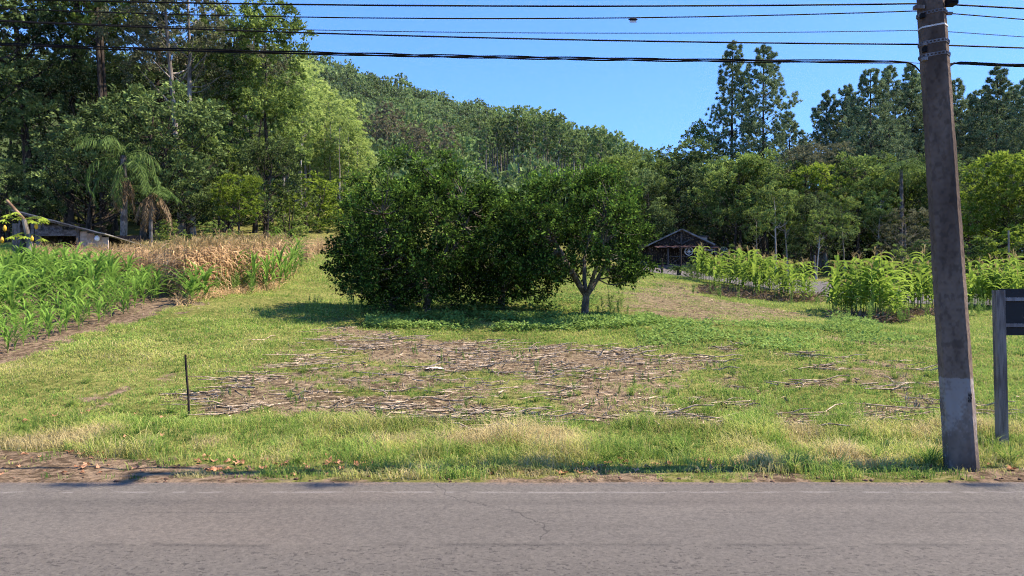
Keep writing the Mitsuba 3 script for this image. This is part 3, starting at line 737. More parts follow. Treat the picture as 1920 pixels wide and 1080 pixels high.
for q, px in enumerate(range(-40, 560, 50)):
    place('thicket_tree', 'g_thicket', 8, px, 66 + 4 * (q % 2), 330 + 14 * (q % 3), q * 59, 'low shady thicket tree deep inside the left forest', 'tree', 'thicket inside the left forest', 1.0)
for q, px in enumerate(range(1420, 1990, 44)):
    place('back_woodland_tree', ('g_tall_a', 'g_tall_b')[q % 2], 24, px, 112 + 5 * (q % 3), np.interp(px, [1420, 1560, 1700, 1960], [262, 258, 215, 215]) + 16 * (q % 2), q * 71, 'shaded tall tree filling the back of the right woodland', 'tree', 'back row of the right woodland', 1.25)
for q, (px, d, tp, lab) in enumerate([(1456, 62, 345, 'slender tree with a white bare trunk right of the wooden house'), (1478, 64, 360, 'slender forked tree beside the white trunk'), (1530, 61, 395, 'slender pale stemmed tree behind the gap between corn clumps'), (1420, 66, 390, 'slender tree right of the house, in the shade'), (1585, 64, 372, 'slender stemmed tree behind the middle corn clump'), (1640, 66, 360, 'slender tree left of the low pale leaved tree')]):
    place('slender_tree', 'g_pale_trunk', 10, px, d, tp, q * 120 + 40, lab, 'tree', RB, 0.8)
for q, (px, d, tp, gk, lab) in enumerate([(1898, 52, 432, 'g_shrub_lime', 'lime shrub behind the far right corn'), (1845, 54, 450, 'g_shrub', 'green shrub right of the utility pole'), (1750, 56, 455, 'g_shrub', 'shrub hidden behind the pole'), (1700, 58, 455, 'g_shrub', 'shrub left of the pole behind the corn'),
        (1390, 66, 462, 'g_shrub', 'shrub right of the wooden house'), (1620, 44, 520, 'g_shrub', 'small bush beside the gravel track')]):
    place('woodland_shrub', gk, 3.2 if gk == 'g_shrub' else 3.0, px, d, tp, q * 65, lab, 'shrub', 'shrubs along the right woodland', 1.5)
place('garden_shrub', 'g_shrub', 3.2, 1307, 47, 488, 40, 'round leafy garden shrub left of the big corn clump', 'shrub', None, 1.1)

# ------------------------------------------------------------------ citrus trees in the field
def citrus(seed, H, R, n, leanx, cutz):
    g = rng_(seed)
    wood, fol = MB(), MB()
    fork = np.array([0.03, 0, 0.62])
    wood.tube(np.array([[0, 0, -0.3], [0.01, 0, 0.0], [0.0, 0.02, 0.3], fork]), [0.17, 0.13, 0.105, 0.10], 8)
    arms = []
    for q in range(5):
        a = q * 2 * np.pi / 5 + g.normal() * 0.25
        e = np.array([np.cos(a) * R * 0.55, np.sin(a) * R * 0.55, H * g.uniform(0.5, 0.68)])
        p = limb(fork, e, 0, 0.10, 7, g.normal(size=3) * 0.12)
        wood.tube(p, np.linspace(0.075, 0.028, 7), 7, cap=False)
        arms.append(p)
    A = np.vstack(arms)
    nc = 190
    k = 0
    while k < nc:
        u = g.normal(size=3); u /= np.linalg.norm(u)
        r = g.uniform(0.30, 1.0) ** 0.5
        c = np.array([u[0] * R * r + leanx * 0.3, u[1] * R * r, H * 0.47 + u[2] * H * (0.50 if u[2] > 0 else 0.46) * r])
        if u[2] < 0: c[:2] *= 1.06
        c = np.array([0, 0, H * .47]) + (c - [0, 0, H * .47]) * (0.88 + 0.28 * meshkit.noise(u * 1.9 + seed, 2))
        if c[2] < cutz + 0.25 * meshkit.noise(c * 1.4):
            continue
        k += 1
        b = A[np.argmin(np.linalg.norm(A - c - [0, 0, -0.3], axis=1))]
        q = limb(b, c, 0, 0.08, 5, g.normal(size=3) * 0.08)
        wood.tube(q, np.linspace(0.022, 0.006, 5), 4, cap=False)
        m = int(n / nc * g.uniform(0.6, 1.4))
        rr = g.uniform(0.32, 0.58)
        ns = m // 9 + 1
        sd = unit(g.normal(size=(ns, 3)) + [0, 0, 0.3])
        sp = c + sd * rr * g.uniform(0.2, 1.0, (ns, 1)) * [1, 1, 0.8]
        w = g.integers(0, ns, m)
        P = sp[w] + g.normal(size=(m, 3)) * 0.05
        out = unit(P - [0, 0, H * 0.45])
        D = unit(sd[w] * 0.6 + out * 0.4 + g.normal(size=(m, 3)) * 0.6 + [0, 0, -0.1])
        N = unit(g.normal(size=(m, 3)) * 0.6 + [0, 0, 0.7] + out * 0.4)
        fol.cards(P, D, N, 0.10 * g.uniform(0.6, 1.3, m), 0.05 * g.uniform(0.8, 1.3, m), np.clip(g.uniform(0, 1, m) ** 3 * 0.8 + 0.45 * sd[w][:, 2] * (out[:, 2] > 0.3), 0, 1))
    for q in range(70):                                  # young shoots that break the outline
        u = unit(g.normal(size=3) * [1, 1, .6] + [0, 0, .55])
        k = 0.88 + 0.28 * meshkit.noise(u * 1.9 + seed, 2)
        o = np.array([u[0] * R * .93 * k + leanx * .3, u[1] * R * .93 * k, H * .47 + u[2] * H * .47 * k])
        L = g.uniform(.25, .62)
        d = unit(u * .6 + [0, 0, .8] + g.normal(size=3) * .3)
        wood.tube(np.array([o, o + d * L * .5, o + d * L]), [.007, .005, .003], 4, cap=False)
        m = int(26 * L / .4)
        f = g.uniform(0, 1.05, (m, 1))
        P = o + d * L * f
        D = unit(d * .45 + g.normal(size=(m, 3)) * .8)
        fol.cards(P, D, unit(g.normal(size=(m, 3)) * .6 + [0, 0, .8]), .085 * g.uniform(.6, 1.3, m), .042 * g.uniform(.8, 1.2, m), np.clip(g.uniform(.25, 1.1, m), 0, 1))
    return wood, fol


def thing_tree(name, label, cat, wf, pos, bark_key, leaf_key, group=None):
    w, f = wf
    M = T().translate([float(x) for x in pos])
    return thing(name, label, cat, [('trunk', {**w.ply(bark_key, True), 'to_world': M}), ('crown', {**f.ply(leaf_key), 'to_world': M})], group)


CG = 'citrus trees in the field'
def foot(px, d):
    x = (px - CX) / F * d
    return np.array([x, d, float(g3(x, d))])


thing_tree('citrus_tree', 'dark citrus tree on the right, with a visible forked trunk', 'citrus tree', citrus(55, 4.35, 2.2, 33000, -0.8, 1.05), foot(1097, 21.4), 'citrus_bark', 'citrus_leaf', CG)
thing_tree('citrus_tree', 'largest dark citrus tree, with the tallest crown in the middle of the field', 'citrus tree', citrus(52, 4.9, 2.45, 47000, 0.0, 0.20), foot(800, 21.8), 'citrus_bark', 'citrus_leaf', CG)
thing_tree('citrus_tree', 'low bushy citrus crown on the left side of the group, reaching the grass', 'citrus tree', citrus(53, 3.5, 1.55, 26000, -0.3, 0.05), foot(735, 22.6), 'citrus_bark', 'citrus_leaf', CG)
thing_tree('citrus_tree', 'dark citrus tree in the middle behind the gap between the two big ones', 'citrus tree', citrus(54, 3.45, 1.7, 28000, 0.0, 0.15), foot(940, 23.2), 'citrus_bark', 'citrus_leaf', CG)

# ------------------------------------------------------------------ weeds, corn
def weed(seed, H, n):
    g = rng_(seed)
    m = MB()
    for s in range(g.integers(2, 5)):
        a = g.uniform(0, 6.28); t = np.linspace(0, 1, 6); h = H * g.uniform(.65, 1)
        p = np.stack([np.cos(a) * .12 * t * H, np.sin(a) * .12 * t * H, t * h], 1)
        m.tube(p, np.linspace(.006, .002, 6), 4, .6, False)
        k = n // 3
        f = g.uniform(.15, 1, k); P = np.stack([np.interp(f, t, p[:, c]) for c in range(3)], 1)
        az = g.uniform(0, 6.28, k)
        m.cards(P, np.stack([np.cos(az), np.sin(az), g.uniform(.2, 1.4, k)], 1), unit(g.normal(size=(k, 3)) * .4 + [0, 0, 1]), .13 * (1.2 - f) * g.uniform(.7, 1.3, k), .022, g.uniform(0, 1, k))
    return {'plant': m.ply('weed_leaf')}


for q in range(4): shapegroup(f'g_weed_{q}', weed(101 + q, .75, 110))

def blade(mb, g, base, az, Ln, W, e0, e1, tone, n=8, twist=0.3, wave=0.0, vee=0.22):
    t = np.linspace(0, 1, n)
    e = e0 + (e1 - e0) * t ** 1.25
    a = az + g.normal() * 0.12 * t + wave * np.sin(t * 9 + g.uniform(0, 6)) * t
    st = np.stack([np.cos(a) * np.cos(e), np.sin(a) * np.cos(e), np.sin(e)], 1)
    C = base + np.vstack([[0, 0, 0], np.cumsum((st[:-1] + st[1:]) / 2 * Ln / (n - 1), 0)])
    side = np.stack([-np.sin(a), np.cos(a), 0 * a], 1)
    N = np.cross(st, side)
    tw = twist * g.normal() * t
    side = side * np.cos(tw)[:, None] + N * np.sin(tw)[:, None]
    N = np.cross(st, side)
    Wd = W * np.clip(np.minimum(0.55 + 2.2 * t, 1) * (1 - t ** 2.4) + 0.03, 0, 1)
    mb.ribbon(C, side, Wd, tone, unit(N), vee)


def corn(seed, kind, split):
    """kind: young / ripe / dry. Returns a dict of parts"""
    g = rng_(seed)
    parts = {}
    H = {'young': 0.80, 'ripe': 1.75, 'dry': 1.55}[kind] * g.uniform(0.9, 1.1)
    n = {'young': 12, 'ripe': 13, 'dry': 17}[kind]
    st = MB()
    bend = g.normal(size=2) * 0.05
    zz = np.linspace(0, 1, 6)
    sp = np.stack([bend[0] * zz ** 2, bend[1] * zz ** 2, zz * H - 0.05 * (zz == 0)], 1)
    st.tube(sp, np.linspace(0.018, 0.008, 6), 6)
    leaf = {'young': 'corn_leaf', 'ripe': 'ripe_corn_leaf', 'dry': 'dry_corn_leaf'}[kind]
    plane = g.uniform(0, np.pi)
    all_ = MB()
    for q in range(n):
        f = (q + 0.5) / n
        h = H * (0.06 + 0.94 * f) if kind != 'ripe' else H * (0.22 + 0.78 * f)
        az = plane + np.pi * (q % 2) + g.normal() * 0.45
        mb = MB() if split else all_
        tone = np.clip(g.uniform(0.15, 0.85), 0, 1)
        base = np.array([np.interp(h, sp[:, 2], sp[:, 0]), np.interp(h, sp[:, 2], sp[:, 1]), h])
        size = math.sin(np.pi * (0.18 + 0.72 * f))
        if kind == 'young':
            blade(mb, g, base, az, (0.55 + 0.45 * size) * g.uniform(.85, 1.15) * 1.0, 0.072, math.radians(g.uniform(55, 78)), math.radians(g.uniform(-70, -5) + 30 * f), tone)
        elif kind == 'ripe':
            blade(mb, g, base, az, (0.46 + 0.46 * size) * g.uniform(.8, 1.15), 0.140, math.radians(g.uniform(42, 66)), math.radians(g.uniform(-88, -30)), tone)
        else:
            blade(mb, g, base, az, (0.30 + 0.34 * size) * g.uniform(.7, 1.15), 0.046, math.radians(g.uniform(0, 40)), math.radians(g.uniform(-100, -80)), tone, 7, 1.2, 0.35)
        if split:
            parts['leaf' if q == 0 else f'leaf_{q:03d}'] = mb.ply(leaf, True)
    if not split:
        parts['foliage'] = all_.ply(leaf, True)
    parts['stalk'] = st.ply('dry_stalk' if kind == 'dry' else 'corn_stalk', True)
    if kind in ('ripe', 'dry'):
        ta = MB()
        for q in range(9):
            a = g.uniform(0, 2 * np.pi)
            o = np.array([sp[-1, 0], sp[-1, 1], H + 0.02 * q])
            blade(ta, g, o, a, g.uniform(0.16, 0.30), 0.022, math.radians(g.uniform(55, 88)), math.radians(g.uniform(-10, 60)), g.uniform(0, 1), 4, 0, 0, 0.3)
        parts['tassel'] = ta.ply('tassel', True)
        ear = MB()
        for q in range(2 if kind == 'dry' else 1):
            a = g.uniform(0, 6.28)
            b = np.array([0.02 * np.cos(a), 0.02 * np.sin(a), H * (0.42 + 0.12 * q)])
            dn = -1 if kind == 'dry' else 1
            ear.tube(b + np.outer([0, 0.4, 0.8, 1], [0.10 * np.cos(a), 0.10 * np.sin(a), 0.2 * dn]), [0.014, 0.030, 0.022, 0.006], 6, g.uniform(0.4, 0.9))
        parts['ear'] = ear.ply(leaf, True)
    return parts


for q in range(5):
    shapegroup(f'g_young_split_{q}', corn(60 + q, 'young', True))
    shapegroup(f'g_young_{q}', corn(70 + q, 'young', False))
    shapegroup(f'g_dry_{q}', corn(90 + q, 'dry', False))
for q in range(5):
    shapegroup(f'g_ripe_{q}', corn(80 + q, 'ripe', False))
shapegroup('g_ripe_split_0', corn(85, 'ripe', True))
shapegroup('g_ripe_split_1', corn(86, 'ripe', True))

g = rng_(6)
# green corn on the left: rows run away from the road
EDGE = np.array([hit(-120, 745)[:2], hit(0, 672)[:2], hit(110, 634)[:2], hit(240, 592)[:2], hit(335, 560)[:2], hit(352, 520)[:2]])
young = []
for r in range(26):
    for q in range(60):
        y = 12.2 + q * 0.46 + g.normal() * 0.07
        x = -6.2 - r * 0.62 + g.normal() * 0.07
        x -= 0.10 * (y - 12)
        ex = np.interp(y, EDGE[:, 1], EDGE[:, 0])
        if x > ex - 0.1 or y > np.interp(-x, [5, 7, 9, 12, 15, 20], [17.0, 19.5, 22.0, 25.0, 28, 31]) or x < -0.70 * y - 0.6:
            continue
        young.append((x, y))
young = [p for p in young if not (p[1] < 18 and g.uniform() < 0.12)]
# keep the plants that can be seen: those within reach of the front of the block, then a thinning sample of the covered ones
front = sorted(young, key=lambda p: p[1] + 0.0 * p[0])
seen = []
for p in front:
    ex = np.interp(p[1], EDGE[:, 1], EDGE[:, 0])
    deep = p[1] - np.interp(p[0], EDGE[:, 0], EDGE[:, 1])
    keep = 1.0 if deep < 2.2 or ex - p[0] < 1.2 else 0.55
    if g.uniform() < keep:
        seen.append((p, deep))
seen = seen[:300]
for q, ((x, y), deep) in enumerate(seen):
    near = deep < 1.3 and y < 20
    small = 0.85 if near else 1.0
    s = g.uniform(0.88, 1.12) * small * (0.95 + 0.16 * min(1, deep / 6))
    gk = f'g_young_split_{q % 5}' if near else f'g_young_{q % 5}'
    inst('young_corn_plant', gk, (x, y, g3(x, y)), g.uniform(0, 360), s,
         'bushy bright green young corn plant on the bare front edge of the left cornfield' if near else 'young green corn plant inside the dense left cornfield', 'young corn plant',
         'front row of the left cornfield' if near else 'young corn inside the left cornfield')
# dry corn behind it
dry = []
for r in range(8):
    for q in range(185):
        px = 60 + q * 3.25 + g.normal() * 2
        d0 = np.interp(px, [60, 130, 260, 325, 360, 420, 520, 570, 600, 650], [34, 33, 29.0, 24.0, 23.6, 25.4, 29.5, 36, 42, 44])
        y = d0 + r * 0.8 + g.normal() * 0.15
        if 552 < px < 572 and r < 4: continue
        dry.append(((px - CX) / F * y, y, r, EYE + (HY - np.interp(px, [60, 130, 200, 300, 400, 520, 560, 650], [474, 464, 459, 452, 443, 444, 444, 443])) / F * y))
g.shuffle(dry)
dry.sort(key=lambda p: p[2] > 2)
def dry_s(x, y, zt):
    return float(np.clip((zt - gz(x, y)) / 1.85, .5, 1.1) * g.uniform(.86, 1.06))


for q, (x, y, r, zt_) in enumerate(dry[:300]):
    inst('dry_corn_plant', f'g_dry_{q % 5}', (x, y, g3(x, y)), g.uniform(0, 360), dry_s(x, y, zt_), 'withered tan corn plant in the dry strip behind the green corn', 'dry corn plant', 'dry corn strip in front of the left forest')
for q, (x, y, r, zt_) in enumerate(dry[300:820]):
    m = T().translate([float(x), float(y), float(g3(x, y))]) @ T().rotate([0, 0, 1], float(g.uniform(0, 360))) @ T().scale(dry_s(x, y, zt_))
    scene[f'dry_corn_stand__{q + 1:04d}'] = {'type': 'instance', 'to_world': m, 'shape_ref': {'type': 'ref', 'id': f'g_dry_{q % 5}'}}
tag('dry_corn_stand', 'withered tan corn standing close together in front of the left forest', 'dry corn', kind='stuff')
fr = MB()
for _ in range(900):
    px = g.uniform(330, 560)
    d = np.interp(px, [330, 360, 420, 520, 570], [22.0, 22.6, 24.4, 28.4, 35]) + g.normal() * .5
    p = foot(px, d)
    blade(fr, g, p - [0, 0, .02], g.uniform(0, 6.28), g.uniform(.25, .6), .022, math.radians(g.uniform(40, 85)), math.radians(g.uniform(-60, 30)), g.uniform(.2, 1), 5, .5)
scene['dry_grass_fringe'] = fr.ply('dry_corn_leaf')
tag('dry_grass_fringe', 'pale dry grass fringe at the foot of the withered corn', 'dry grass', kind='stuff')
# green shoots in the dry corn
for q, (px, d) in enumerate([(352, 21.8), (361, 22.3), (372, 22.6), (384, 23.2), (345, 22.6), (366, 23.2), (440, 26.5), (428, 27.5), (465, 27.5), (510, 28), (525, 28.5), (535, 29.5), (545, 30.5), (540, 33), (520, 33.5), (533, 36), (552, 32), (560, 35), (395, 26), (500, 27), (475, 26)]):
    p = foot(px, d)
    inst('green_corn_shoot', f'g_young_{q % 5}', p, g.uniform(0, 360), g.uniform(0.85, 1.25), 'green corn plant growing among the withered corn', 'corn plant', 'green plants among the dry corn', sz=g.uniform(1.1, 1.5) if q > 5 else g.uniform(.7, 1.0))
for q in range(60):
    px = g.uniform(365, 565)
    d = np.interp(px, [365, 420, 520, 570], [24.3, 25.0, 28.2, 34.5]) + g.normal() * .5
    p = foot(px, d)
    inst('field_edge_weed', f'g_weed_{q % 4}', p, g.uniform(0, 360), g.uniform(.5, 1.5), 'pale green weed in the fringe before the dry corn', 'weed', 'weeds along the foot of the dry corn')
# tasselled corn on the right: three clumps
CL = [('big flowering corn clump left of the gravel track', [(1305, 1330, 43, 46, 8), (1330, 1480, 37, 43, 54), (1480, 1525, 35, 38, 9)], 478),
      ('flowering corn clump left of the utility pole', [(1555, 1580, 27.5, 30, 6), (1575, 1690, 26.5, 30, 34), (1690, 1755, 29, 33, 17)], 488),
      ('flowering corn clump right of the utility pole', [(1815, 1930, 30, 34, 46), (1930, 1990, 30, 33, 14)], 500)]
for ci, (gl, boxes, tp) in enumerate(CL):
    for (a, b, d0, d1, n) in boxes:
        for q in range(n):
            u = (q + g.uniform(0, 1)) / n
            d = g.uniform(d0, d1) - (u - 0.5) * 1.2
            p = foot(a + (b - a) * u, d)
            split = ci == 1 and d < 28.2
            inst('flowering_corn_plant', f'g_ripe_split_{q % 2}' if split else f'g_ripe_{q % 5}', p, g.uniform(0, 360), (g.uniform(0.55, 1.12) * (1.1 if ci == 1 else 1.04) * (0.82 + 0.26 * math.sin(math.pi * u))), 'tasselled green corn plant in the ' + gl, 'flowering corn plant', 'plants of the ' + gl)

# ------------------------------------------------------------------ palm, papaya, cycad
def frond(mb, g, o, az, Ln, e0, e1, tone, leaflet, drop=0.5, n=34):
    t = np.linspace(0, 1, 9)
    e = e0 + (e1 - e0) * t
    st = np.stack([np.cos(az) * np.cos(e), np.sin(az) * np.cos(e), np.sin(e)], 1)
    C = o + np.vstack([[0, 0, 0], np.cumsum((st[:-1] + st[1:]) / 2 * Ln / 8, 0)])
    mb.tube(C, np.linspace(0.03, 0.006, 9), 4, tone, False)
    f = np.repeat(np.linspace(0.12, 1, n), 2)
    P = np.stack([np.interp(f, t, C[:, k]) for k in range(3)], 1)
    dirs = np.stack([np.interp(f, t, st[:, k]) for k in range(3)], 1)
    side = np.array([-np.sin(az), np.cos(az), 0]) * np.tile([1, -1], n)[:, None]
    D = unit(dirs * 0.45 + side + g.normal(size=(2 * n, 3)) * 0.3 + [0, 0, -drop])
    mb.cards(P, D, unit(g.normal(size=(2 * n, 3)) * 0.4 + [0, 0, 1]), leaflet * np.sin(np.pi * (0.15 + 0.75 * f)) * g.uniform(.8, 1.15, 2 * n), 0.05, np.clip(tone + g.uniform(-.3, .3, 2 * n), 0, 1))


def palm(px, d, top_py, label):
    g = rng_(61)
    b = foot(px, d)
    ht = EYE + (HY - top_py) / F * d - b[2]
    tk = MB()
    z = np.linspace(0, 1, 14)
    tk.tube(np.stack([b[0] + 0.06 * np.sin(z * 3), b[1] + 0 * z, b[2] - 0.3 + z * (ht + 0.3)], 1), 0.21 - 0.05 * z + 0.012 * np.sin(np.arange(14) * 2.1), 9)
    parts = [('trunk', tk.ply('palm_bark', True))]
    o = np.array([b[0], b[1], b[2] + ht])
    for q in range(22):
        az = q * 2.39996 + g.normal() * 0.2
        up = g.uniform(0.0, 1.45)
        m = MB(); frond(m, g, o - [0, 0, .5 * (1.45 - up)], az, g.uniform(2.6, 3.9), up, up - g.uniform(1.9, 3.0), g.uniform(0.1, 0.9), 0.8, g.uniform(1.0, 2.6), 36)
        parts.append(('frond', m.ply('palm_leaf')))
    for q in range(14):
        az = g.uniform(0, 6.28)
        m = MB(); frond(m, g, o - [0, 0, g.uniform(.3, 1.5)], az, g.uniform(1.6, 2.4), -0.9, -1.62, g.uniform(0.2, 0.8), 0.5, 1.5)
        parts.append(('dead_frond', m.ply('dead_frond')))
    return thing('palm_tree', label, 'palm', parts)


palm(231, 44, 292, 'feathery palm with shaggy dead fronds hanging at its trunk')
# a second, trunkless clump of dead fronds hangs to the right of the palm
g = rng_(62)
m = MB()
o = at(283, 365, 44.5)
for q in range(14):
    frond(m, g, o + g.normal(size=3) * 0.12, g.uniform(0, 6.28), g.uniform(1.8, 2.6), -0.4, -1.6, g.uniform(0.1, 0.9), 0.45, 1.5)
m2 = MB()
for q in range(9):
    frond(m2, g, o, q * 0.7, g.uniform(1.6, 2.5), g.uniform(0.4, 1.5), g.uniform(-1.6, -.6), g.uniform(0.2, 0.7), 0.55, 0.9)
tk = MB(); fb_ = foot(283, 44.5); tk.tube(np.linspace(fb_ - [0, 0, .3], o, 6), 0.12, 7)
thing('small_palm_tree', 'smaller palm with a brown skirt of dead fronds right of the tall palm', 'palm', [('trunk', tk.ply('palm_bark', True)), ('dead_fronds', m.ply('dead_frond')), ('fronds', m2.ply('palm_leaf'))])
# feathery palm crown in the right woodland
g = rng_(63)
o = at(1690, 318, 66)
parts = []
tk = MB(); fb_ = foot(1690, 66); tk.tube(np.linspace(fb_ - [0, 0, .3], o, 8), np.linspace(.2, .14, 8), 8); parts.append(('trunk', tk.ply('palm_bark', True)))
for q in range(16):
    m = MB(); up = g.uniform(0.1, 1.3); frond(m, g, o, q * 2.4, g.uniform(2.4, 3.2), up, up - 2.0, g.uniform(.3, .9), .6, .8); parts.append(('frond', m.ply('palm_leaf')))
thing('woodland_palm', 'feathery palm crown in the woodland left of the utility pole', 'palm', parts)

d = 30.0
g = rng_(64)
tk = MB()
pts = np.array([foot(60, d) - [0, 0, .2], at(58, 480, d), at(52, 440, d), at(45, 412, d)])
tk.tube(pts, [0.14, 0.12, 0.10, 0.09], 8)
st = MB(); st.tube(np.array([at(45, 412, d), at(30, 395, d), at(13, 376, d)]), [0.075, 0.068, 0.062], 8)
parts = [('trunk', tk.ply('pale_bark', True)), ('cut_stem', st.ply('dry_stalk', True))]
for q in range(13):
    m = MB()
    az = q * 2.4
    o = pts[-1] if q < 9 else pts[-2]
    Ln = g.uniform(0.45, 0.75)
    e = o + np.array([np.cos(az) * Ln, np.sin(az) * Ln, g.uniform(-0.15, 0.25)])
    m.tube(np.linspace(o, e, 4) + np.outer([0, .06, .06, 0], [0, 0, 1]), 0.010, 4, 0.7)
    nl = 9
    aa = az + np.linspace(-1.9, 1.9, nl)
    D = np.stack([np.cos(aa), np.sin(aa), np.full(nl, -0.55)], 1)
    m.cards(np.tile(e, (nl, 1)), D, np.tile([0, 0, 1.0], (nl, 1)), g.uniform(.26, .38, nl), 0.11, g.uniform(0.5, 1, nl))
    parts.append(('leaf', m.ply('lime_leaf')))
for px, py in [(68, 424), (9, 428), (60, 447), (4, 450)]:
    m = MB()
    c = at(px, py, d - 0.1)
    m.tube(c + np.outer([-1, -.75, -.3, .2, .7, 1], [0, 0, .13]), np.array([.010, .05, .072, .07, .042, .010]), 9)
    parts.append(('fruit', m.ply('papaya_skin', True)))
thing('papaya_tree', 'papaya plant with yellow fruit at the left edge in front of the shed', 'papaya tree', parts)

g = rng_(65)
parts = []
o = foot(1273, 50) + [0, 0, 0.45]
tk = MB(); tk.tube(np.array([o - [0, 0, .6], o - [0, 0, .2], o]), [.16, .15, .1], 8); parts.append(('trunk', tk.ply('brown_bark', True)))
for q in range(20):
    m = MB(); up = g.uniform(.2, 1.1); frond(m, g, o, q * 2.4, g.uniform(.8, 1.15), up, up - 1.0, g.uniform(0, .6), .18, .1, 18); parts.append(('frond', m.ply('palm_leaf')))
thing('cycad', 'small dark cycad rosette in front of the wooden house', 'cycad', parts)

# ------------------------------------------------------------------ wooden house on the right
def boards(a, b, zlo, zhi_fn, w, thick, normal, key, g):
    """vertical planks from a to b (ground plan), each a mesh of its own"""
    a, b = np.asarray(a, float), np.asarray(b, float)
    n = max(1, int(np.linalg.norm(b - a) / w))
    out = []
    for q in range(n):
        p, r = a + (b - a) * (q + 0.03) / n, a + (b - a) * (q + 0.97) / n
        z1 = zhi_fn((q + 0.5) / n)
        off = np.asarray(normal) * thick * (0.5 + 0.25 * g.uniform())
        c = np.array([*((p + r) / 2 + off), (zlo + z1) / 2])
        u = (r - p) / np.linalg.norm(r - p)
        m = MB(); m.box(c, (np.linalg.norm(r - p), thick, z1 - zlo), np.array([[u[0], -u[1], 0], [u[1], u[0], 0], [0, 0, 1]]))
        out.append(m.plyplain(key, False))
    return out


def wheel(c, R, key='white_paint'):
    m = MB()
    a = np.linspace(0, 2 * np.pi, 25)
    m.tube(np.stack([c[0] + R * np.cos(a), c[1] + 0 * a, c[2] + R * np.sin(a)], 1), 0.035, 6, cap=False)
    h = MB(); h.tube(np.array([c + [0, .06, 0], c - [0, .06, 0]]), 0.075, 10)
    sp = []
    for q in range(10):
        s = MB(); ang = q * np.pi / 5
        s.tube(np.array([c, c + [R * np.cos(ang), 0, R * np.sin(ang)]]), 0.018, 5)
        sp.append(s.plyplain(key))
    return [('rim', m.plyplain(key)), ('hub', h.plyplain(key))] + [('spoke', s) for s in sp]


HD = 68.0
hx = lambda px: (px - CX) / F * HD
hz = lambda py: EYE + (HY - py) / F * HD
xl, xr, xa = hx(1222), hx(1336), hx(1278)
zb, ze, za = float(gz(15, HD)) - 0.2, hz(458), hz(431)
g = rng_(66)
parts = []
for d_ in boards((xl + .25, HD + 0.9), (xr - .15, HD + 0.9), zb, lambda t: ze + 0.05, 0.32, 0.05, (0, -1), 'dark_wood', g): parts.append(('wall_front__plank', d_))
for d_ in boards((xl + .25, HD + 6), (xl + .25, HD + 0.9), zb, lambda t: ze, 0.45, 0.05, (-1, 0), 'dark_wood', g): parts.append(('wall_left__plank', d_))
for d_ in boards((xr - .15, HD + 0.9), (xr - .15, HD + 6), zb, lambda t: ze, 0.45, 0.05, (1, 0), 'dark_wood', g): parts.append(('wall_right__plank', d_))
for d_ in boards((xl + .2, HD + 0.3), (xr - .2, HD + 0.3), ze - 0.02, lambda t: ze + (za - ze - .14) * (1 - abs((xl + (xr - xl) * t) - xa) / (xa - xl if (xl + (xr - xl) * t) < xa else xr - xa)) + 0.02, 0.30, 0.05, (0, -1), 'dark_wood', g): parts.append(('gable__plank', d_))
for (p, q_) in [((xa, za - .18), (xa, ze)), ((xa - 1.1, ze + .6), (xa - .05, ze + .05)), ((xa + 1.1, ze + .6), (xa + .05, ze + .05))]:
    m = MB(); m.bar((p[0], HD + .16, p[1]), (q_[0], HD + .16, q_[1]), .14, .10); parts.append(('gable_beam', m.plyplain('old_beam', False)))
for (e, zz_) in ((xl - .35, ze - .16), (xr + .2, ze - .1)):
    r = MB()
    n = np.array([-(za - zz_), 0, (xa - e)]) if e < xa else np.array([(za - zz_), 0, -(xa - e)])
    n = n / np.linalg.norm(n) * 0.12
    a0, a1, b0, b1 = np.array([e, HD - .1, zz_]), np.array([xa, HD - .1, za]), np.array([e, HD + 7, zz_]), np.array([xa, HD + 7, za])
    v = np.array([a0, a1, b1, b0, a0 + n, a1 + n, b1 + n, b0 + n])
    r.add(v, [[0, 1, 2], [0, 2, 3], [4, 6, 5], [4, 7, 6], [0, 4, 5], [0, 5, 1], [1, 5, 6], [1, 6, 2], [2, 6, 7], [2, 7, 3], [3, 7, 4], [3, 4, 0]])
    parts.append(('roof_slope', r.plyplain('zinc_roof', False)))
# rusty awning sheets over the veranda
aw = MB()
n = 13
for q in range(n):
    x0, x1 = xl + .25 + (xr + .3 - xl - .25) * q / n, xl + .25 + (xr + .3 - xl - .25) * (q + .97) / n
    m = MB(); dz = 0.03 * g.normal()
    m.bar(((x0 + x1) / 2, HD + 0.85, ze - .02 + dz), ((x0 + x1) / 2, HD - 1.5, ze - .42 + dz), x1 - x0, .03)
    parts.append(('awning__sheet', m.plyplain('rusty_metal', False)))
for px in (1247, 1297, 1335):
    m = MB(); m.box((hx(px), HD - 1.35, (zb + ze - .45) / 2), (.13, .13, ze - .45 - zb)); parts.append(('veranda_post', m.plyplain('old_beam', False)))
rl = hz(487)
m = MB(); m.bar((hx(1250), HD - 1.3, rl + .2), (hx(1335), HD - 1.3, rl + .2), .07, .07); parts.append(('railing__rail', m.plyplain('old_beam', False)))
m = MB(); m.bar((hx(1250), HD - 1.3, rl - .5), (hx(1335), HD - 1.3, rl - .5), .07, .07); parts.append(('railing__rail', m.plyplain('old_beam', False)))
for a, b in ((1252, 1272), (1275, 1295)):
    m = MB(); m.bar((hx(a), HD - 1.33, rl - .5), (hx(b), HD - 1.33, rl + .2), .05, .05); parts.append(('railing__brace', m.plyplain('old_beam', False)))
m = MB(); m.box(((xl + xr) / 2 + .1, HD - .2, zb + .25), (xr - xl - .1, 2.4, .5)); parts.append(('veranda_floor', m.plyplain('gravel', False)))
thing('wooden_house', 'dark wooden house with a pale gabled roof and a rusty veranda awning', 'house', parts)
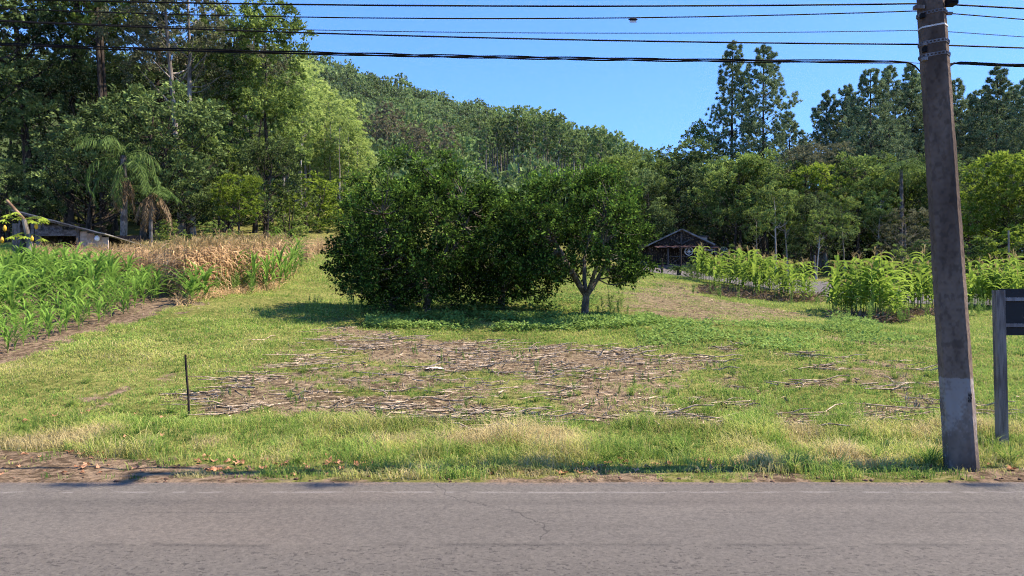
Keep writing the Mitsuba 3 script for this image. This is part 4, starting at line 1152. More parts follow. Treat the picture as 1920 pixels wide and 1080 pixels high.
thing('wagon_wheel', 'white wagon wheel hanging under the middle of the veranda', 'wheel', wheel(np.array([hx(1286), HD - 1.2, hz(473)]), 0.36), 'wagon wheels on the wooden house')
thing('wagon_wheel', 'white wagon wheel at the right end of the house, half behind the corn', 'wheel', wheel(np.array([hx(1358), HD + 0.2, hz(471)]), 0.38), 'wagon wheels on the wooden house')
m = MB(); parts = []
for px in (1311, 1316, 1328, 1333):
    m = MB(); m.bar((hx(px), HD - 1.2, hz(468)), (hx(px) + .05 * (px - 1322) / 10, HD - 1.2, hz(478)), .05, .05); parts.append(('leg', m.plyplain('white_paint', False)))
m = MB(); a = np.linspace(0, 1, 9); m.tube(np.stack([hx(1309) + a * (hx(1336) - hx(1309)), HD - 1.2 + 0 * a, hz(468) - .14 * np.sin(a * np.pi)], 1), .03, 5); parts.append(('yoke_bar', m.plyplain('white_paint')))
thing('ox_yoke', 'pale carved yoke hanging on the veranda right of the wheel', 'yoke', parts)
bx = MB(); bx.box((hx(1333), HD + 3, hz(448)), (.7, .7, .9)); cp = MB(); cp.box((hx(1333), HD + 3, hz(448) + .5), (.9, .9, .1))
thing('chimney', 'small pale chimney standing at the right roof edge of the house', 'chimney', [('stack', bx.plyplain('plaster', False)), ('cap', cp.plyplain('weathered_wood', False))])
g = rng_(67)
for q, (px, tp, bt, w, lab) in enumerate([(1199, 488, 520, .12, 'dark fence post nearest the right citrus crown'), (1218, 489, 521, .12, 'second dark fence post left of the house'), (1241, 484, 527, .17, 'thick dark fence post in front of the veranda'), (1276, 462, 505, .16, 'tall dark post under the awning middle')]):
    d_ = 57 if q < 3 else 62
    b = foot(px, d_)
    m = MB(); top = at(px, tp, d_)
    m.tube(np.array([b - [0, 0, .3], (b + top) / 2 + [.02, 0, 0], top - [0, 0, .04], top]), [w / 2 * 1.1, w / 2, w / 2, w / 4], 7)
    single('fence_post', lab, 'fence post', m.plyplain('dark_wood'), 'fence posts in front of the house')
for q, (px, d_, tp, key, lab) in enumerate([(1891, 48, 432, 'pale_bark', 'thin pale pole at the right edge before the lime green trees'), (1527, 52, 478, 'weathered_wood', 'grey post standing in the gap between the corn clumps')]):
    b, top = foot(px, d_), at(px, tp, d_)
    m = MB(); m.tube(np.array([b - [0, 0, .3], (b + top) / 2 + [.03, 0, 0], top]), [.06, .055, .05], 7)
    single('thin_pole', lab, 'pole', m.plyplain(key))

# ------------------------------------------------------------------ plank shed on the left
SD = 38.0
sx = lambda px: (px - CX) / F * SD
sz_ = lambda py: EYE + (HY - py) / F * SD
sb = float(gz(-22, SD)) - 0.6
roof_z = lambda px: np.interp(px, [40, 205], [sz_(400), sz_(443)])
parts = []
g = rng_(68)
r = MB()
for q in range(9):
    p0, p1 = 34 + 174 * q / 9, 34 + 174 * (q + .985) / 9
    m = MB(); m.bar((sx(p0), SD + 1.6, roof_z(p0) + .01 * g.normal() - .06), (sx(p1), SD + 1.6, roof_z(p1) - .06), 4.4, .05, (0, .06, 1)); parts.append(('roof__sheet', m.plyplain('zinc_roof', False)))
m = MB(); m.bar((sx(38), SD - .52, roof_z(38) + .02), (sx(204), SD - .35, roof_z(204) + .02), .06, .10); parts.append(('roof_beam', m.plyplain('shed_wood', False)))
for px in (62, 70, 75, 147):
    m = MB(); m.box((sx(px), SD, (sb + roof_z(px) - .05) / 2), (.16, .14, roof_z(px) - .05 - sb)); parts.append(('corner_post', m.plyplain('shed_wood', False)))
m = MB(); m.box((sx(109), SD - .08, sz_(437)), (sx(146) - sx(72), .06, .32)); parts.append(('lintel', m.plyplain('shed_wood', False)))
for q in range(3):
    zz_ = sz_(431) + .24 * q
    p1 = np.interp(zz_ + .3, [roof_z(146), roof_z(76)], [146, 76])
    m = MB(); m.box((sx((76 + p1) / 2), SD + .02, zz_ + .11), (sx(p1) - sx(76), .04, .225)); parts.append(('wall_plank', m.plyplain('shed_wood', False)))
for q in range(4):
    p0, p1 = 149 + 13.5 * q, 149 + 13.5 * (q + .97)
    m = MB(); m.box((sx((p0 + p1) / 2), SD + .04, (sb + roof_z(p1) - .06) / 2), (sx(p1) - sx(p0), .08, roof_z(p1) - .06 - sb)); parts.append(('plaster_panel', m.plyplain('plaster', False)))
m = MB(); m.box((sx(120), SD + 3.2, (sb + sz_(430)) / 2), (sx(200) - sx(30), .1, sz_(430) - sb)); parts.append(('back_wall', m.plyplain('dark_wood', False)))
m = MB(); m.box((sx(36), SD + 1.6, (sb + roof_z(40)) / 2), (.08, 3.2, roof_z(40) - sb - .05)); parts.append(('side_wall', m.plyplain('shed_wood', False)))
for q in range(2):
    m = MB(); m.box((sx(16 + 10 * q), SD + .5, (sb + sz_(417)) / 2), (.25, .05, sz_(417) - sb)); parts.append(('loose_plank', m.plyplain('weathered_wood', False)))
thing('plank_shed', 'grey weathered plank shed with a sloping tin roof behind the green corn', 'shed', parts)
m = MB(); c = at(182, 447, SD - .3)
m.tube(c + np.outer([-1, -.6, 0, .6, 1], [0.02, 0, .15]), [.02, .10, .12, .09, .02], 8)
single('white_bag', 'small white bag hanging on the plaster wall of the shed', 'bag', m.plyplain('white_plastic'))

# ------------------------------------------------------------------ utility pole and wires
PD = 7.62
SEC = np.array([[-1, -0.05], [-0.97, -0.20], [0.14, -1.0], [0.20, -1.02], [0.38, -1.035], [0.42, -1.02], [0.90, -0.56], [1.0, -0.44], [1, .45], [.6, 1], [-.6, 1], [-1, .55]])
PB, lean = np.array([(1804 - CX) / F * PD + .085, PD + .14, 0.0]), np.array([-0.0665, 0.0, 1.0])
half = lambda z: 0.146 - 0.0055 * z
def section(z, k=1.0):
    c = PB + lean * z
    return np.stack([c[0] + SEC[:, 0] * half(z) * k, c[1] + SEC[:, 1] * half(z) * k, np.full(len(SEC), z)], 1)


def loft(mb, rings):
    n = len(rings[0])
    v = np.vstack(rings)
    i, j = np.meshgrid(np.arange(len(rings) - 1), np.arange(n), indexing='ij')
    q = np.stack([i * n + j, i * n + (j + 1) % n, (i + 1) * n + (j + 1) % n, (i + 1) * n + j], -1).reshape(-1, 4)
    f = np.vstack([q[:, [0, 1, 2]], q[:, [0, 2, 3]], [[(len(rings) - 1) * n, (len(rings) - 1) * n + k, (len(rings) - 1) * n + k + 1] for k in range(1, n - 1)]])
    return mb.add(v, f)


def rough_rings(zs):
    out = []
    for z in zs:
        s = section(z)
        w = meshkit.noise(np.stack([s[:, 0] * 9, s[:, 1] * 9, s[:, 2] * 6], -1), 3)[:, None] - .5
        s[:, :2] += 0.010 * w * unit(s[:, :2] - (PB + lean * z)[:2])
        out.append(s)
    return out


PTOP = 10.4
parts = []
m = MB(); loft(m, rough_rings(np.concatenate([np.arange(-.5, 5, .06), np.arange(5, PTOP + .01, .3)]))); parts.append(('shaft', m.plyplain('pole_concrete', 12)))
pz = lambda py: EYE + (HY - py) / F * PD
for py in (17, 73, 97):
    z = pz(py)
    m = MB()
    for dz in (-.013, .013):
        loft_r = [section(z + dz - .005, 1.035), section(z + dz - .005, 1.06), section(z + dz + .005, 1.06), section(z + dz + .005, 1.035)]
        loft(m, loft_r)
    ring = section(z, 1.048)
    per = np.vstack([ring, ring[:1]])
    L_ = np.concatenate([[0], np.cumsum(np.linalg.norm(np.diff(per, axis=0), axis=1))])
    for s in np.arange(0, L_[-1], .035):
        p = np.array([np.interp(s, L_, per[:, k]) for k in range(3)])
        m.box(p, (.012, .012, .03))
    parts.append(('punched_strap', m.plyplain('grey_metal', False)))
z = pz(43); m = MB(); loft(m, [section(z - .008, 1.01), section(z - .008, 1.04), section(z + .008, 1.04), section(z + .008, 1.01)]); parts.append(('pale_band', m.plyplain('white_paint', False)))
lx = lambda z: (PB + lean * z)[0] - half(z)
for py, w, h, key in ((6, .10, .035, 'weathered_wood'), (22, .035, .045, 'black_cable'), (76, .03, .03, 'grey_metal'), (86, .03, .055, 'black_cable'), (104, .045, .03, 'grey_metal')):
    z = pz(py); m = MB(); m.box((lx(z) - w / 2 + .02, PB[1] - .03, z), (w, .05, h)); parts.append(('wire_clamp', m.plyplain(key, False)))
z = pz(4); m = MB(); m.box(((PB + lean * z)[0] + .12, PB[1] - half(z) - .03, z), (.085, .10, .07)); m.box(((PB + lean * z)[0] + .12, PB[1] - half(z) - .085, z + .005), (.07, .01, .05)); parts.append(('junction_box', m.plyplain('black_cable', False)))
z = pz(21); m = MB(); m.box(((PB + lean * z)[0] + half(z) + .015, PB[1] - .08, z), (.05, .03, .025)); parts.append(('strap_bolt', m.plyplain('grey_metal', False)))
# embossed lettering on the right-hand facet, reading upwards
tm = meshkit.text_mesh('RGE', 0.034, 0.003, bold=True)
tv = np.array(tm.vertices)
zc = 0.70
c = PB + lean * zc
fx = np.array([0.38 - 0.20, -1.035 + 1.02]) ; fx = fx / np.linalg.norm(fx)
X_, Y_, Z_ = np.array([0, 0, 1.0]), np.array([-fx[0], -fx[1], 0]), np.array([fx[1], -fx[0], 0])
o = np.array([c[0] + 0.375 * half(zc), c[1] - 1.034 * half(zc), zc]) + Z_ * 0.004
m = MB(); m.add(o + tv[:, :1] * X_ + tv[:, 1:2] * Y_ + tv[:, 2:] * Z_, tm.faces); parts.append(('lettering', m.plyplain('dark_wood', False)))
# cross arm and insulators above the picture: their shadow falls on the road
zt = PTOP - .25
cc = PB + lean * zt
m = MB(); m.box((cc[0] - .1, cc[1] - .25, zt), (.10, .62, .12)); parts.append(('cross_arm', m.plyplain('weathered_wood', False)))
INS = []
for dy in (-.36, -.2, .04):
    m = MB(); p = np.array([cc[0] - .1, cc[1] - .15 + dy, zt + .06]); m.tube(p + np.outer([0, .06, .08, .14, .16, .22], [0, 0, 1]), [.02, .02, .045, .03, .04, .02], 10); INS.append(p + [0, 0, .2]); parts.append(('insulator', m.plyplain('grey_metal')))
thing('utility_pole', 'weathered concrete utility pole with a white painted foot at the roadside', 'utility pole', parts)


WD = PD + .30                                          # the wires run along the far side of the pole


def wire_path(pts, ext=34, yoff=0.0, n=70, x0=None, x1=None):
    p = np.array([[(a - CX) / F * WD, EYE + (HY - b) / F * WD] for a, b in pts])
    c = np.polyfit(p[:, 0], p[:, 1], min(2, len(p) - 1))
    if len(c) == 3: c[0] = np.clip(c[0], 0.0, .004)
    X = np.linspace(-ext if x0 is None else x0, ext if x1 is None else x1, n)
    return np.stack([X, np.full(n, WD + yoff), np.polyval(c, X)], 1)


def joined(pl, pr, yoff):
    """a wire's two spans, left and right of the pole"""
    zx = (pl[-1][0] - CX) / F * WD, (pr[0][0] - CX) / F * WD
    a = wire_path(pl, yoff=yoff, x1=zx[0]); b = wire_path(pr, yoff=yoff, x0=zx[1], x1=20, n=12)
    a[:, 2] += (EYE + (HY - pl[-1][1]) / F * WD) - a[-1, 2]
    b[:, 2] += (EYE + (HY - pr[0][1]) / F * WD) - b[0, 2]
    return np.vstack([a, b])


WG = 'overhead wires along the road'
for lab, pl, pr, r, yo in [
        ('topmost thick overhead wire ending at the wooden clamp', [(58, 0), (640, 8), (960, 13), (1340, 11), (1710, 7)], [(1772, 8), (1920, 16)], .0085, .0),
        ('thinner second overhead wire from the top, with a small tag', [(0, 18), (640, 33), (960, 38), (1190, 36), (1715, 22)], [(1772, 26), (1920, 38)], .006, -.02),
        ('thinnest overhead wire, third from the top', [(0, 36), (640, 54), (960, 61), (1340, 58.5), (1720, 55)], [(1775, 57), (1920, 67)], .0038, .03),
        ('thick overhead wire fourth from the top', [(0, 42), (640, 64), (960, 76), (1340, 81), (1720, 85)], [(1776, 87), (1920, 92)], .008, -.03)]:
    m = MB(); m.tube(joined(pl, pr, yo), r, 6)
    single('overhead_wire', lab, 'wire', m.plyplain('black_cable'), WG)
# lowest bundle: three twisted strands that bend down to the pole on either side
zrow = lambda py: EYE + (HY - py) / F * WD
xc = lambda px: (px - CX) / F * WD
left = wire_path([(0, 83), (640, 101), (960, 108), (1340, 113.5), (1690, 116)], x1=xc(1690), n=400)
strands = []
for q in range(3):
    ph = left[:, 0] * 2.2 + q * 2.094 + 1.5 * np.sin(left[:, 0] * .7)
    rr = .010 + .006 * np.sin(left[:, 0] * 1.3 + q) ** 2
    p = left + np.stack([0 * ph, rr * np.cos(ph), rr * np.sin(ph)], 1)
    end = np.array([[xc(1704), WD, zrow(118)], [xc(1715), WD - .02, zrow(126)], [xc(1730), WD - .02, zrow(142)]]) + [0, .008 * q, .006 * q]
    m = MB(); m.tube(np.vstack([p[:-1], end]), .0072, 6); strands.append(('strand', m.plyplain('black_cable')))
right = wire_path([(1798, 118.5), (1920, 123)], x0=xc(1800), x1=20, n=90)
for q in range(3):
    ph = right[:, 0] * 3 + q * 2.094
    p = right + np.stack([0 * ph, .012 * np.cos(ph), .010 * np.sin(ph)], 1)
    st_ = np.array([[xc(1772), WD, zrow(133)], [xc(1782), WD - .02, zrow(123)], [xc(1790), WD, zrow(119)]]) + [0, .008 * q, .006 * q]
    m = MB(); m.tube(np.vstack([st_, p]), .0085, 6); strands.append(('strand', m.plyplain('black_cable')))
m = MB(); m.tube(np.array([[xc(1690), WD, zrow(116)], [xc(1724), WD + .02, zrow(117.5)], [xc(1776), WD + .02, zrow(117.5)], [xc(1800), WD, zrow(118.5)]]), .004, 5); strands.append(('support_wire', m.plyplain('black_cable')))
thing('cable_bundle', 'thick twisted black cable bundle, lowest of the overhead lines', 'cable', strands, WG)
# power lines above the picture with air plants grown on them
for q, p in enumerate(INS):
    X_ = np.linspace(-34, 20, 40)
    Pw = np.stack([X_, np.full(40, p[1]), p[2] + .0015 * (X_ - p[0]) ** 2 - .03 * np.abs(X_ - p[0])], 1)
    m = MB(); m.tube(Pw, .006, 5)
    single('power_line', 'power line on top of the utility pole', 'wire', m.plyplain('black_cable'), 'power lines on the pole top')
kx = SUN[0] / SUN[2]
g = rng_(69)
for q, (sx_, sy_) in enumerate([(-4.1, 6.70), (-1.75, 6.68), (4.35, 6.66)]):
    line = INS[0]
    zl = line[2] - .1
    c = np.array([sx_ + kx * zl, line[1], 0]); c[2] = line[2] + .0015 * (c[0] - line[0]) ** 2 - .03 * abs(c[0] - line[0])
    m = MB(); n = 90
    D = unit(g.normal(size=(n, 3)) * [1.6, .7, .8])
    m.cards(np.tile(c, (n, 1)), D, unit(g.normal(size=(n, 3))), g.uniform(.14, .34, n), .022, g.uniform(0, 1, n))
    single('air_plant', 'tuft of air plant growing on a power line', 'plant', m.plyplain('air_plant', False), 'air plants on the power line')
c = at(1187, 36.5, WD - .02)
m = MB(); m.tube(c + np.outer([-1, -.6, 0, .6, 1], [.048, 0, 0]), [.005, .012, .014, .012, .005], 8)
m2 = MB(); m2.box(c - [0, 0, .022], (.072, .006, .020))
thing('wire_tag', 'small dark clamp with a pale tag hanging on the second overhead wire', 'tag', [('clamp', m.plyplain('black_cable')), ('plate', m2.plyplain('white_paint', False))])

# ------------------------------------------------------------------ sign seen from behind, stake
SGD = 8.75
parts = []
post_b = np.array([(1880 - CX) / F * SGD, SGD, float(gz(5.7, SGD)) - .2])
tx_ = (1872 - CX) / F * SGD
ztop = EYE + (HY - 544) / F * SGD
wpx = SGD / F
for q, dx in enumerate((0, 1.55)):
    m = MB(); m.bar(post_b + [dx, 0, 0], (tx_ + dx, SGD, ztop - .02 * q), 0.105, 0.085, (0, 1, 0)); parts.append(('post', m.plyplain('weathered_wood', False)))
x0, x1 = (1879 - CX) / F * SGD, (1879 - CX) / F * SGD + 1.45
zt, zb2 = EYE + (HY - 541) / F * SGD, EYE + (HY - 629) / F * SGD
m = MB(); m.box(((x0 + x1) / 2, SGD + .07, (zt + zb2) / 2), (x1 - x0, .012, zt - zb2)); parts.append(('board', m.plyplain('black_board', False)))
for py in (561, 610):
    z = EYE + (HY - py) / F * SGD
    m = MB(); m.box(((x0 + x1) / 2 + .02, SGD + .05, z), (x1 - x0 - .05, .022, .042)); parts.append(('cross_rail', m.plyplain('grey_metal', False)))
m = MB(); m.tube(np.array([[x0 + .03, SGD + .03, EYE + (HY - 561) / F * SGD], [x0 + .03, SGD + .05, EYE + (HY - 561) / F * SGD]]), .010, 6); parts.append(('bolt', m.plyplain('white_paint', False)))
thing('road_sign', 'black board on wooden posts seen from behind at the right edge', 'sign', parts)
b = hit(354, 777)
top = at(349, 665, b[1])
m = MB(); t = np.linspace(0, 1, 9)[:, None]
pp = (b - [0, 0, .15]) * (1 - t) + top * t + .010 * np.sin(t * 5) * [1, 0, 0]
m.tube(pp, np.linspace(.017, .015, 9), 7)
single('stake', 'thin dark wooden stake standing in the grass on the left', 'stake', m.plyplain('dark_wood'))

# ------------------------------------------------------------------ straw, stubble, leaves, litter
g = rng_(70)
for q in range(6):
    m = MB()
    Ls = (0.3, 0.45, 0.6, 0.8, 1.0, 1.25)[q]
    t = np.linspace(-.5, .5, 6)
    p = np.stack([t * Ls, .10 * g.normal() * np.abs(t + .1 * g.normal()) * 2, .012 + .012 * g.normal() * np.sin(t * 4) ** 2], 1)
    kink = (0, .5, -.35, .8, -.6, .25)[q]                # broken over at one joint
    p[4:, 1] += kink * (p[4:, 0] - p[3, 0]); p[:2, 1] += .3 * kink * (p[:2, 0] - p[2, 0])
    p[4:, 2] += (.0, .02, .05, .0, .06, .03)[q]
    m.tube(p, np.array([.007, .0105, .011, .0105, .0095, .005]) * g.uniform(.75, 1.25), 5)
    if q % 2: # a strip of husk still on the stalk
        blade(m, g, p[3], g.uniform(-.5, .5), .28, .028, .15, -.2, .6, 5)
    shapegroup(f'g_straw_{q}', {'stalk': m.ply('straw_stalk', True)})
cand = []
while len(cand) < 520:
    y = 9.2 + 13 * g.uniform() ** 1.15
    x = g.uniform(-.5 * y, .68 * y)
    so0, _, sd, _, _ = masks(np.array([x]), np.array([y]))
    if so0[0] > .30 and g.uniform() < sd[0] * (1.0 if meshkit.fbm(np.array([x * 1.3, y * 1.3, 4.0]), 2, 5) > .50 else .14):
        cand.append((x, y))
cand.sort(key=lambda p: p[1] + (8 if g.uniform() < 0.35 else 0))
for q, (x, y) in enumerate(cand):
    az = g.normal() * (24 if g.uniform() < .62 else 70)
    s = g.uniform(.7, 1.25)
    tl = ([0, 1, 0], g.normal() * 2.0)
    if q < 300:
        inst('corn_straw', f'g_straw_{q % 6}', (x, y, float(g3(x, y)) + g.uniform(.006, .045)), az, s, 'dry pale corn stalk lying flat on the harvested soil patch', 'dry stalk', 'corn stalks lying on the harvested patch', tilt=tl)
    else:
        mm = T().translate([float(x), float(y), float(g3(x, y)) + float(g.uniform(.004, .03))]) @ T().rotate([0, 1, 0], float(tl[1])) @ T().rotate([0, 0, 1], float(az)) @ T().scale(float(s))
        scene[f'straw__{q:04d}'] = {'type': 'instance', 'to_world': mm, 'shape_ref': {'type': 'ref', 'id': f'g_straw_{q % 6}'}}
tag('straw', 'scattered dry corn stalks and straw on the harvested patch', 'straw', kind='stuff')
# stubble, husk scraps, clods
m, hs = MB(), MB()
P_ = []
while len(P_) < 420:
    y = 9.4 + 13 * g.uniform(); x = g.uniform(-.5 * y, .6 * y)
    so_, _, sd, _, _ = masks(np.array([x]), np.array([y]))
    if g.uniform() < sd[0] * .8 + so_[0] * .2: P_.append((x, y))
for x, y in P_:
    z = float(g3(x, y))
    for _ in range(g.integers(1, 4)):
        dx = g.normal(size=2) * .03
        m.tube(np.array([[x + dx[0], y + dx[1], z - .03], [x + dx[0] * 1.8, y + dx[1] * 1.8, z + g.uniform(.02, .075)]]), [.009, .007], 5)
scene['stubble'] = m.ply('straw_stalk', True)
tag('stubble', 'short cut corn stubble standing in the harvested patch', 'stubble', kind='stuff')
n = 26000
y = 9.0 + 36 * g.uniform(size=n) ** 1.3
x = g.uniform(-.62, .68, n) * y
so_, dr_, sd, _, _ = masks(x, y)
k = g.uniform(size=n) < np.clip(.55 * sd + .12 * dr_ + .05 * (so_ > .5), 0, 1)
x, y = x[k], y[k]; n = len(x)
az = g.normal(size=n) * 1.0 + np.where(g.uniform(size=n) < .5, 0, np.pi)
D = np.stack([np.cos(az), np.sin(az), g.normal(size=n) * .12], 1)
hs.cards(np.stack([x, y, g3(x, y) + .012], 1), D, unit(g.normal(size=(n, 3)) * .35 + [0, 0, 1]), g.uniform(.06, .26, n), (.008 + .0011 * y) * g.uniform(.6, 1.4, n), g.uniform(0, 1, n) ** 1.3)
scene['husk_litter'] = hs.ply('husk')
tag('husk_litter', 'scraps of dry husk and straw strewn over the soil', 'litter', kind='stuff')
m = MB(); c = hit(815, 694); nb = 26
gxx, gyy = np.meshgrid(np.linspace(-.16, .16, 12), np.linspace(-.10, .10, 9), indexing='ij')
hgt = .03 + .035 * meshkit.fbm(np.stack([gxx * 22, gyy * 22, 0 * gxx], -1), 3, 9) * (1 - (gxx / .17) ** 2)
i, j = np.meshgrid(np.arange(11), np.arange(8), indexing='ij'); k = i * 9 + j
single('plastic_bag', 'crumpled white plastic bag lying in the straw', 'bag', mikit.ply((np.stack([c[0] + gxx + .02 * np.sin(gyy * 40), c[1] + gyy + .02 * np.sin(gxx * 30), g3(c[0], c[1]) + hgt], -1).reshape(-1, 3), np.stack([k, k + 9, k + 10, k + 1], -1).reshape(-1, 4)), 'm_white_plastic', smooth=25))

# fallen brown leaves by the road: curled, each its own
for q in range(4):
    m = MB()
    a = np.linspace(0, 2 * np.pi, 11)[:-1]
    r = .055 * (1 + .35 * np.cos(a * 5 + q))
    ring = np.stack([r * np.cos(a) * 1.2, r * np.sin(a), .018 + .022 * np.cos(2 * a + q) + .01 * g.normal(size=10)], 1)
    m.add(np.vstack([[0, 0, .006], ring]), [[0, 1 + k, 1 + (k + 1) % 10] for k in range(10)], np.stack([np.full(11, .2 + .22 * q), np.zeros(11)], 1))
    shapegroup(f'g_fallen_{q}', {'leaf': m.ply('fallen_leaf', True)})
spots = []
for (a, b, y0, y1, n) in [(0, 1700, 850, 892, 70), (0, 330, 838, 890, 16), (360, 480, 858, 888, 26), (440, 760, 868, 892, 42), (850, 1120, 872, 890, 40), (1120, 1460, 858, 886, 26), (1480, 1760, 862, 884, 22), (0, 330, 765, 840, 16), (1800, 1920, 855, 885, 12)]:
    for _ in range(n): spots.append((g.uniform(a, b), g.uniform(y0, y1)))
for q, (px, py) in enumerate(spots):
    x, y, _ = hit(px, py, 20)
    mid = py < 845
    inst('fallen_leaf', f'g_fallen_{q % 4}', (x, y, float(g3(x, y)) + (.04 if mid else .012)), g.uniform(0, 360), g.uniform(.22, .68), 'curled reddish brown dead leaf lying in the grass' if mid else 'curled reddish brown dead leaf on the roadside edge', 'dead leaf', 'dead leaves in the grass' if mid else 'dead leaves along the road edge')
# stones and clods at the road edge
for q in range(3):
    import trimesh
    s = trimesh.creation.icosphere(subdivisions=1)
    v = np.array(s.vertices); v *= (1 + .5 * (meshkit.noise(v * 1.7 + q * 5, q) - .5))[:, None] * [.03, .024, .017]
    scene[f'g_clod_{q}'] = {'type': 'shapegroup', 'clod': mikit.ply((v, s.faces), 'm_clod', smooth=50)}
for q in range(420):
    if q < 300:
        x, y = g.uniform(-6.5, 6.5), 7.16 + abs(g.normal()) * .35
        if x < -2.6: y = 7.16 + g.uniform() ** 1.6 * 1.0
    else:
        x, y = g.uniform(-10.5, -5.5), g.uniform(12, 17)
        if masks(np.array([x]), np.array([y]))[0][0] < .6: continue
    sc_ = g.uniform(.15, 1.0) ** 1.8 * (0.8 if q < 300 else 1.8)
    mm = T().translate([x, y, float(g3(x, y)) + .004]) @ T().rotate([0, 0, 1], float(g.uniform(0, 360))) @ T().scale(float(sc_))
    scene[f'gravel__{q + 1:04d}'] = {'type': 'instance', 'to_world': mm, 'shape_ref': {'type': 'ref', 'id': f'g_clod_{q % 3}'}}
tag('gravel', 'small clods and pebbles along the road edge and the bare soil', 'gravel', kind='stuff')

# ------------------------------------------------------------------ weeds and ground cover
g = rng_(71)
W_ = [(585, 598, 1.0), (592, 592, .8), (600, 600, .9), (606, 596, .7), (618, 598, .6), (640, 600, .9), (655, 596, 1.1), (664, 598, .8), (672, 604, .6), (770, 592, .8), (778, 592, .7), (793, 594, 1.0), (575, 590, .6), (560, 588, .6), (548, 596, .5), (890, 600, .6), (925, 604, .55), (1010, 604, .6), (1130, 590, .8), (1145, 586, 1.0), (1160, 592, .8), (1165, 580, 1.0), (1120, 596, .6), (1175, 596, .6), (1150, 600, .6)]
for px, py, s in W_:
    p = hit(px, py); inst('tall_weed', f'g_weed_{g.integers(4)}', (p[0], p[1], g3(p[0], p[1])), g.uniform(0, 360), s * 1.05, 'upright leafy weed at the shaded left edge of the citrus trees' if px < 700 else 'upright leafy weed right of the citrus trunk' if px > 1100 else 'upright leafy weed in the shade edge before the citrus trees', 'weed', 'tall weeds around the citrus trees')
for q in range(46):
    px, d_ = (g.uniform(1290, 1560), g.uniform(33, 38)) if q < 18 else (g.uniform(1560, 1760), g.uniform(24.6, 27)) if q < 36 else (g.uniform(1820, 1915), g.uniform(27, 30))
    p = foot(px, d_); inst('bank_weed', f'g_weed_{g.integers(4)}', p, g.uniform(0, 360), g.uniform(.6, 1.2), 'leafy weed at the foot of the ' + ('big left corn clump' if q < 18 else 'corn clump left of the pole' if q < 36 else 'corn right of the pole'), 'weed', 'weeds at the foot of the right corn')
def tuft(seed, n, H):
    g = rng_(seed)
    m = MB()
    for _ in range(n):
        az = g.uniform(0, 6.28)
        blade(m, g, np.array([g.normal() * .035, g.normal() * .035, -.02]), az, H * g.uniform(.6, 1.15), .010, math.radians(g.uniform(55, 88)), math.radians(g.uniform(-40, 55)), np.clip(g.normal() * .22 + .38, 0, 1), 5, .4)
    return {'blades': m.ply('grass_blade')}


for q in range(3): shapegroup(f'g_tuft_{q}', tuft(121 + q, 70, .34))
gt = rng_(72)
MORE = [(gt.uniform(20, 1900), gt.uniform(690, 840), gt.uniform(.35, .75)) for _ in range(70)]
for q, (px, py, s) in enumerate(MORE + [(1280, 850, 1.0), (1260, 846, .8), (1490, 884, .95), (1510, 880, .8), (1572, 888, .9), (1640, 866, .85), (1742, 872, 1.0), (1755, 868, .8), (930, 886, .75), (958, 884, .7), (560, 868, .7), (1010, 886, .6), (845, 876, .6), (1140, 862, .7), (1190, 858, .7), (1385, 862, .75), (1890, 868, .9), (1430, 876, .6), (730, 872, .6), (520, 846, .7), (560, 820, .7), (1325, 775, .8), (1420, 780, .7), (1590, 770, .8), (905, 760, .6), (680, 735, .5), (1085, 742, .5)]):
    p = hit(px, py, 20)
    inst('grass_tuft', f'g_tuft_{q % 3}', (p[0], p[1], g3(p[0], p[1])), g.uniform(0, 360), s, 'coarse bright green grass tuft by the road verge' if py > 800 else 'green grass tuft growing between the old straw', 'grass tuft', 'coarse grass tufts of the verge' if py > 800 else 'grass tufts between the straw')
PW = []
while len(PW) < 130:
    y = 9.6 + 11 * g.uniform(); x = g.uniform(-.42 * y, .62 * y)
    if masks(np.array([x]), np.array([y]))[0][0] > .45: PW.append((x, y))
for q, (x, y) in enumerate(PW):
    inst('patch_weed', f'g_weed_{q % 4}', (x, y, g3(x, y)), g.uniform(0, 360), g.uniform(.28, .5), 'small green weed sprouting between the dry stalks', 'weed', 'weeds sprouting in the harvested patch', sz=g.uniform(.18, .36))
# dark litter bank under the right corn
m = MB()
for (a, b, d0, d1, n) in [(1310, 1540, 35.5, 40, 2600), (1560, 1700, 26, 28.5, 1700), (1690, 1760, 28, 30, 300)]:
    px, d_ = g.uniform(a, b, n), g.uniform(d0, d1, n)
    x = (px - CX) / F * d_
    m.cards(np.stack([x, d_, g3(x, d_) + .02 + .16 * g.uniform(size=n) ** 2], 1), unit(g.normal(size=(n, 3)) * [1, 1, .4]), unit(g.normal(size=(n, 3)) * .7 + [0, 0, .6]), g.uniform(.15, .45, n), .06, g.uniform(0, .35, n) ** 1.5)
scene['dead_leaf_bank'] = m.ply('husk')
tag('dead_leaf_bank', 'dark brown bank of dead corn leaves under the right corn', 'leaf litter', kind='stuff')
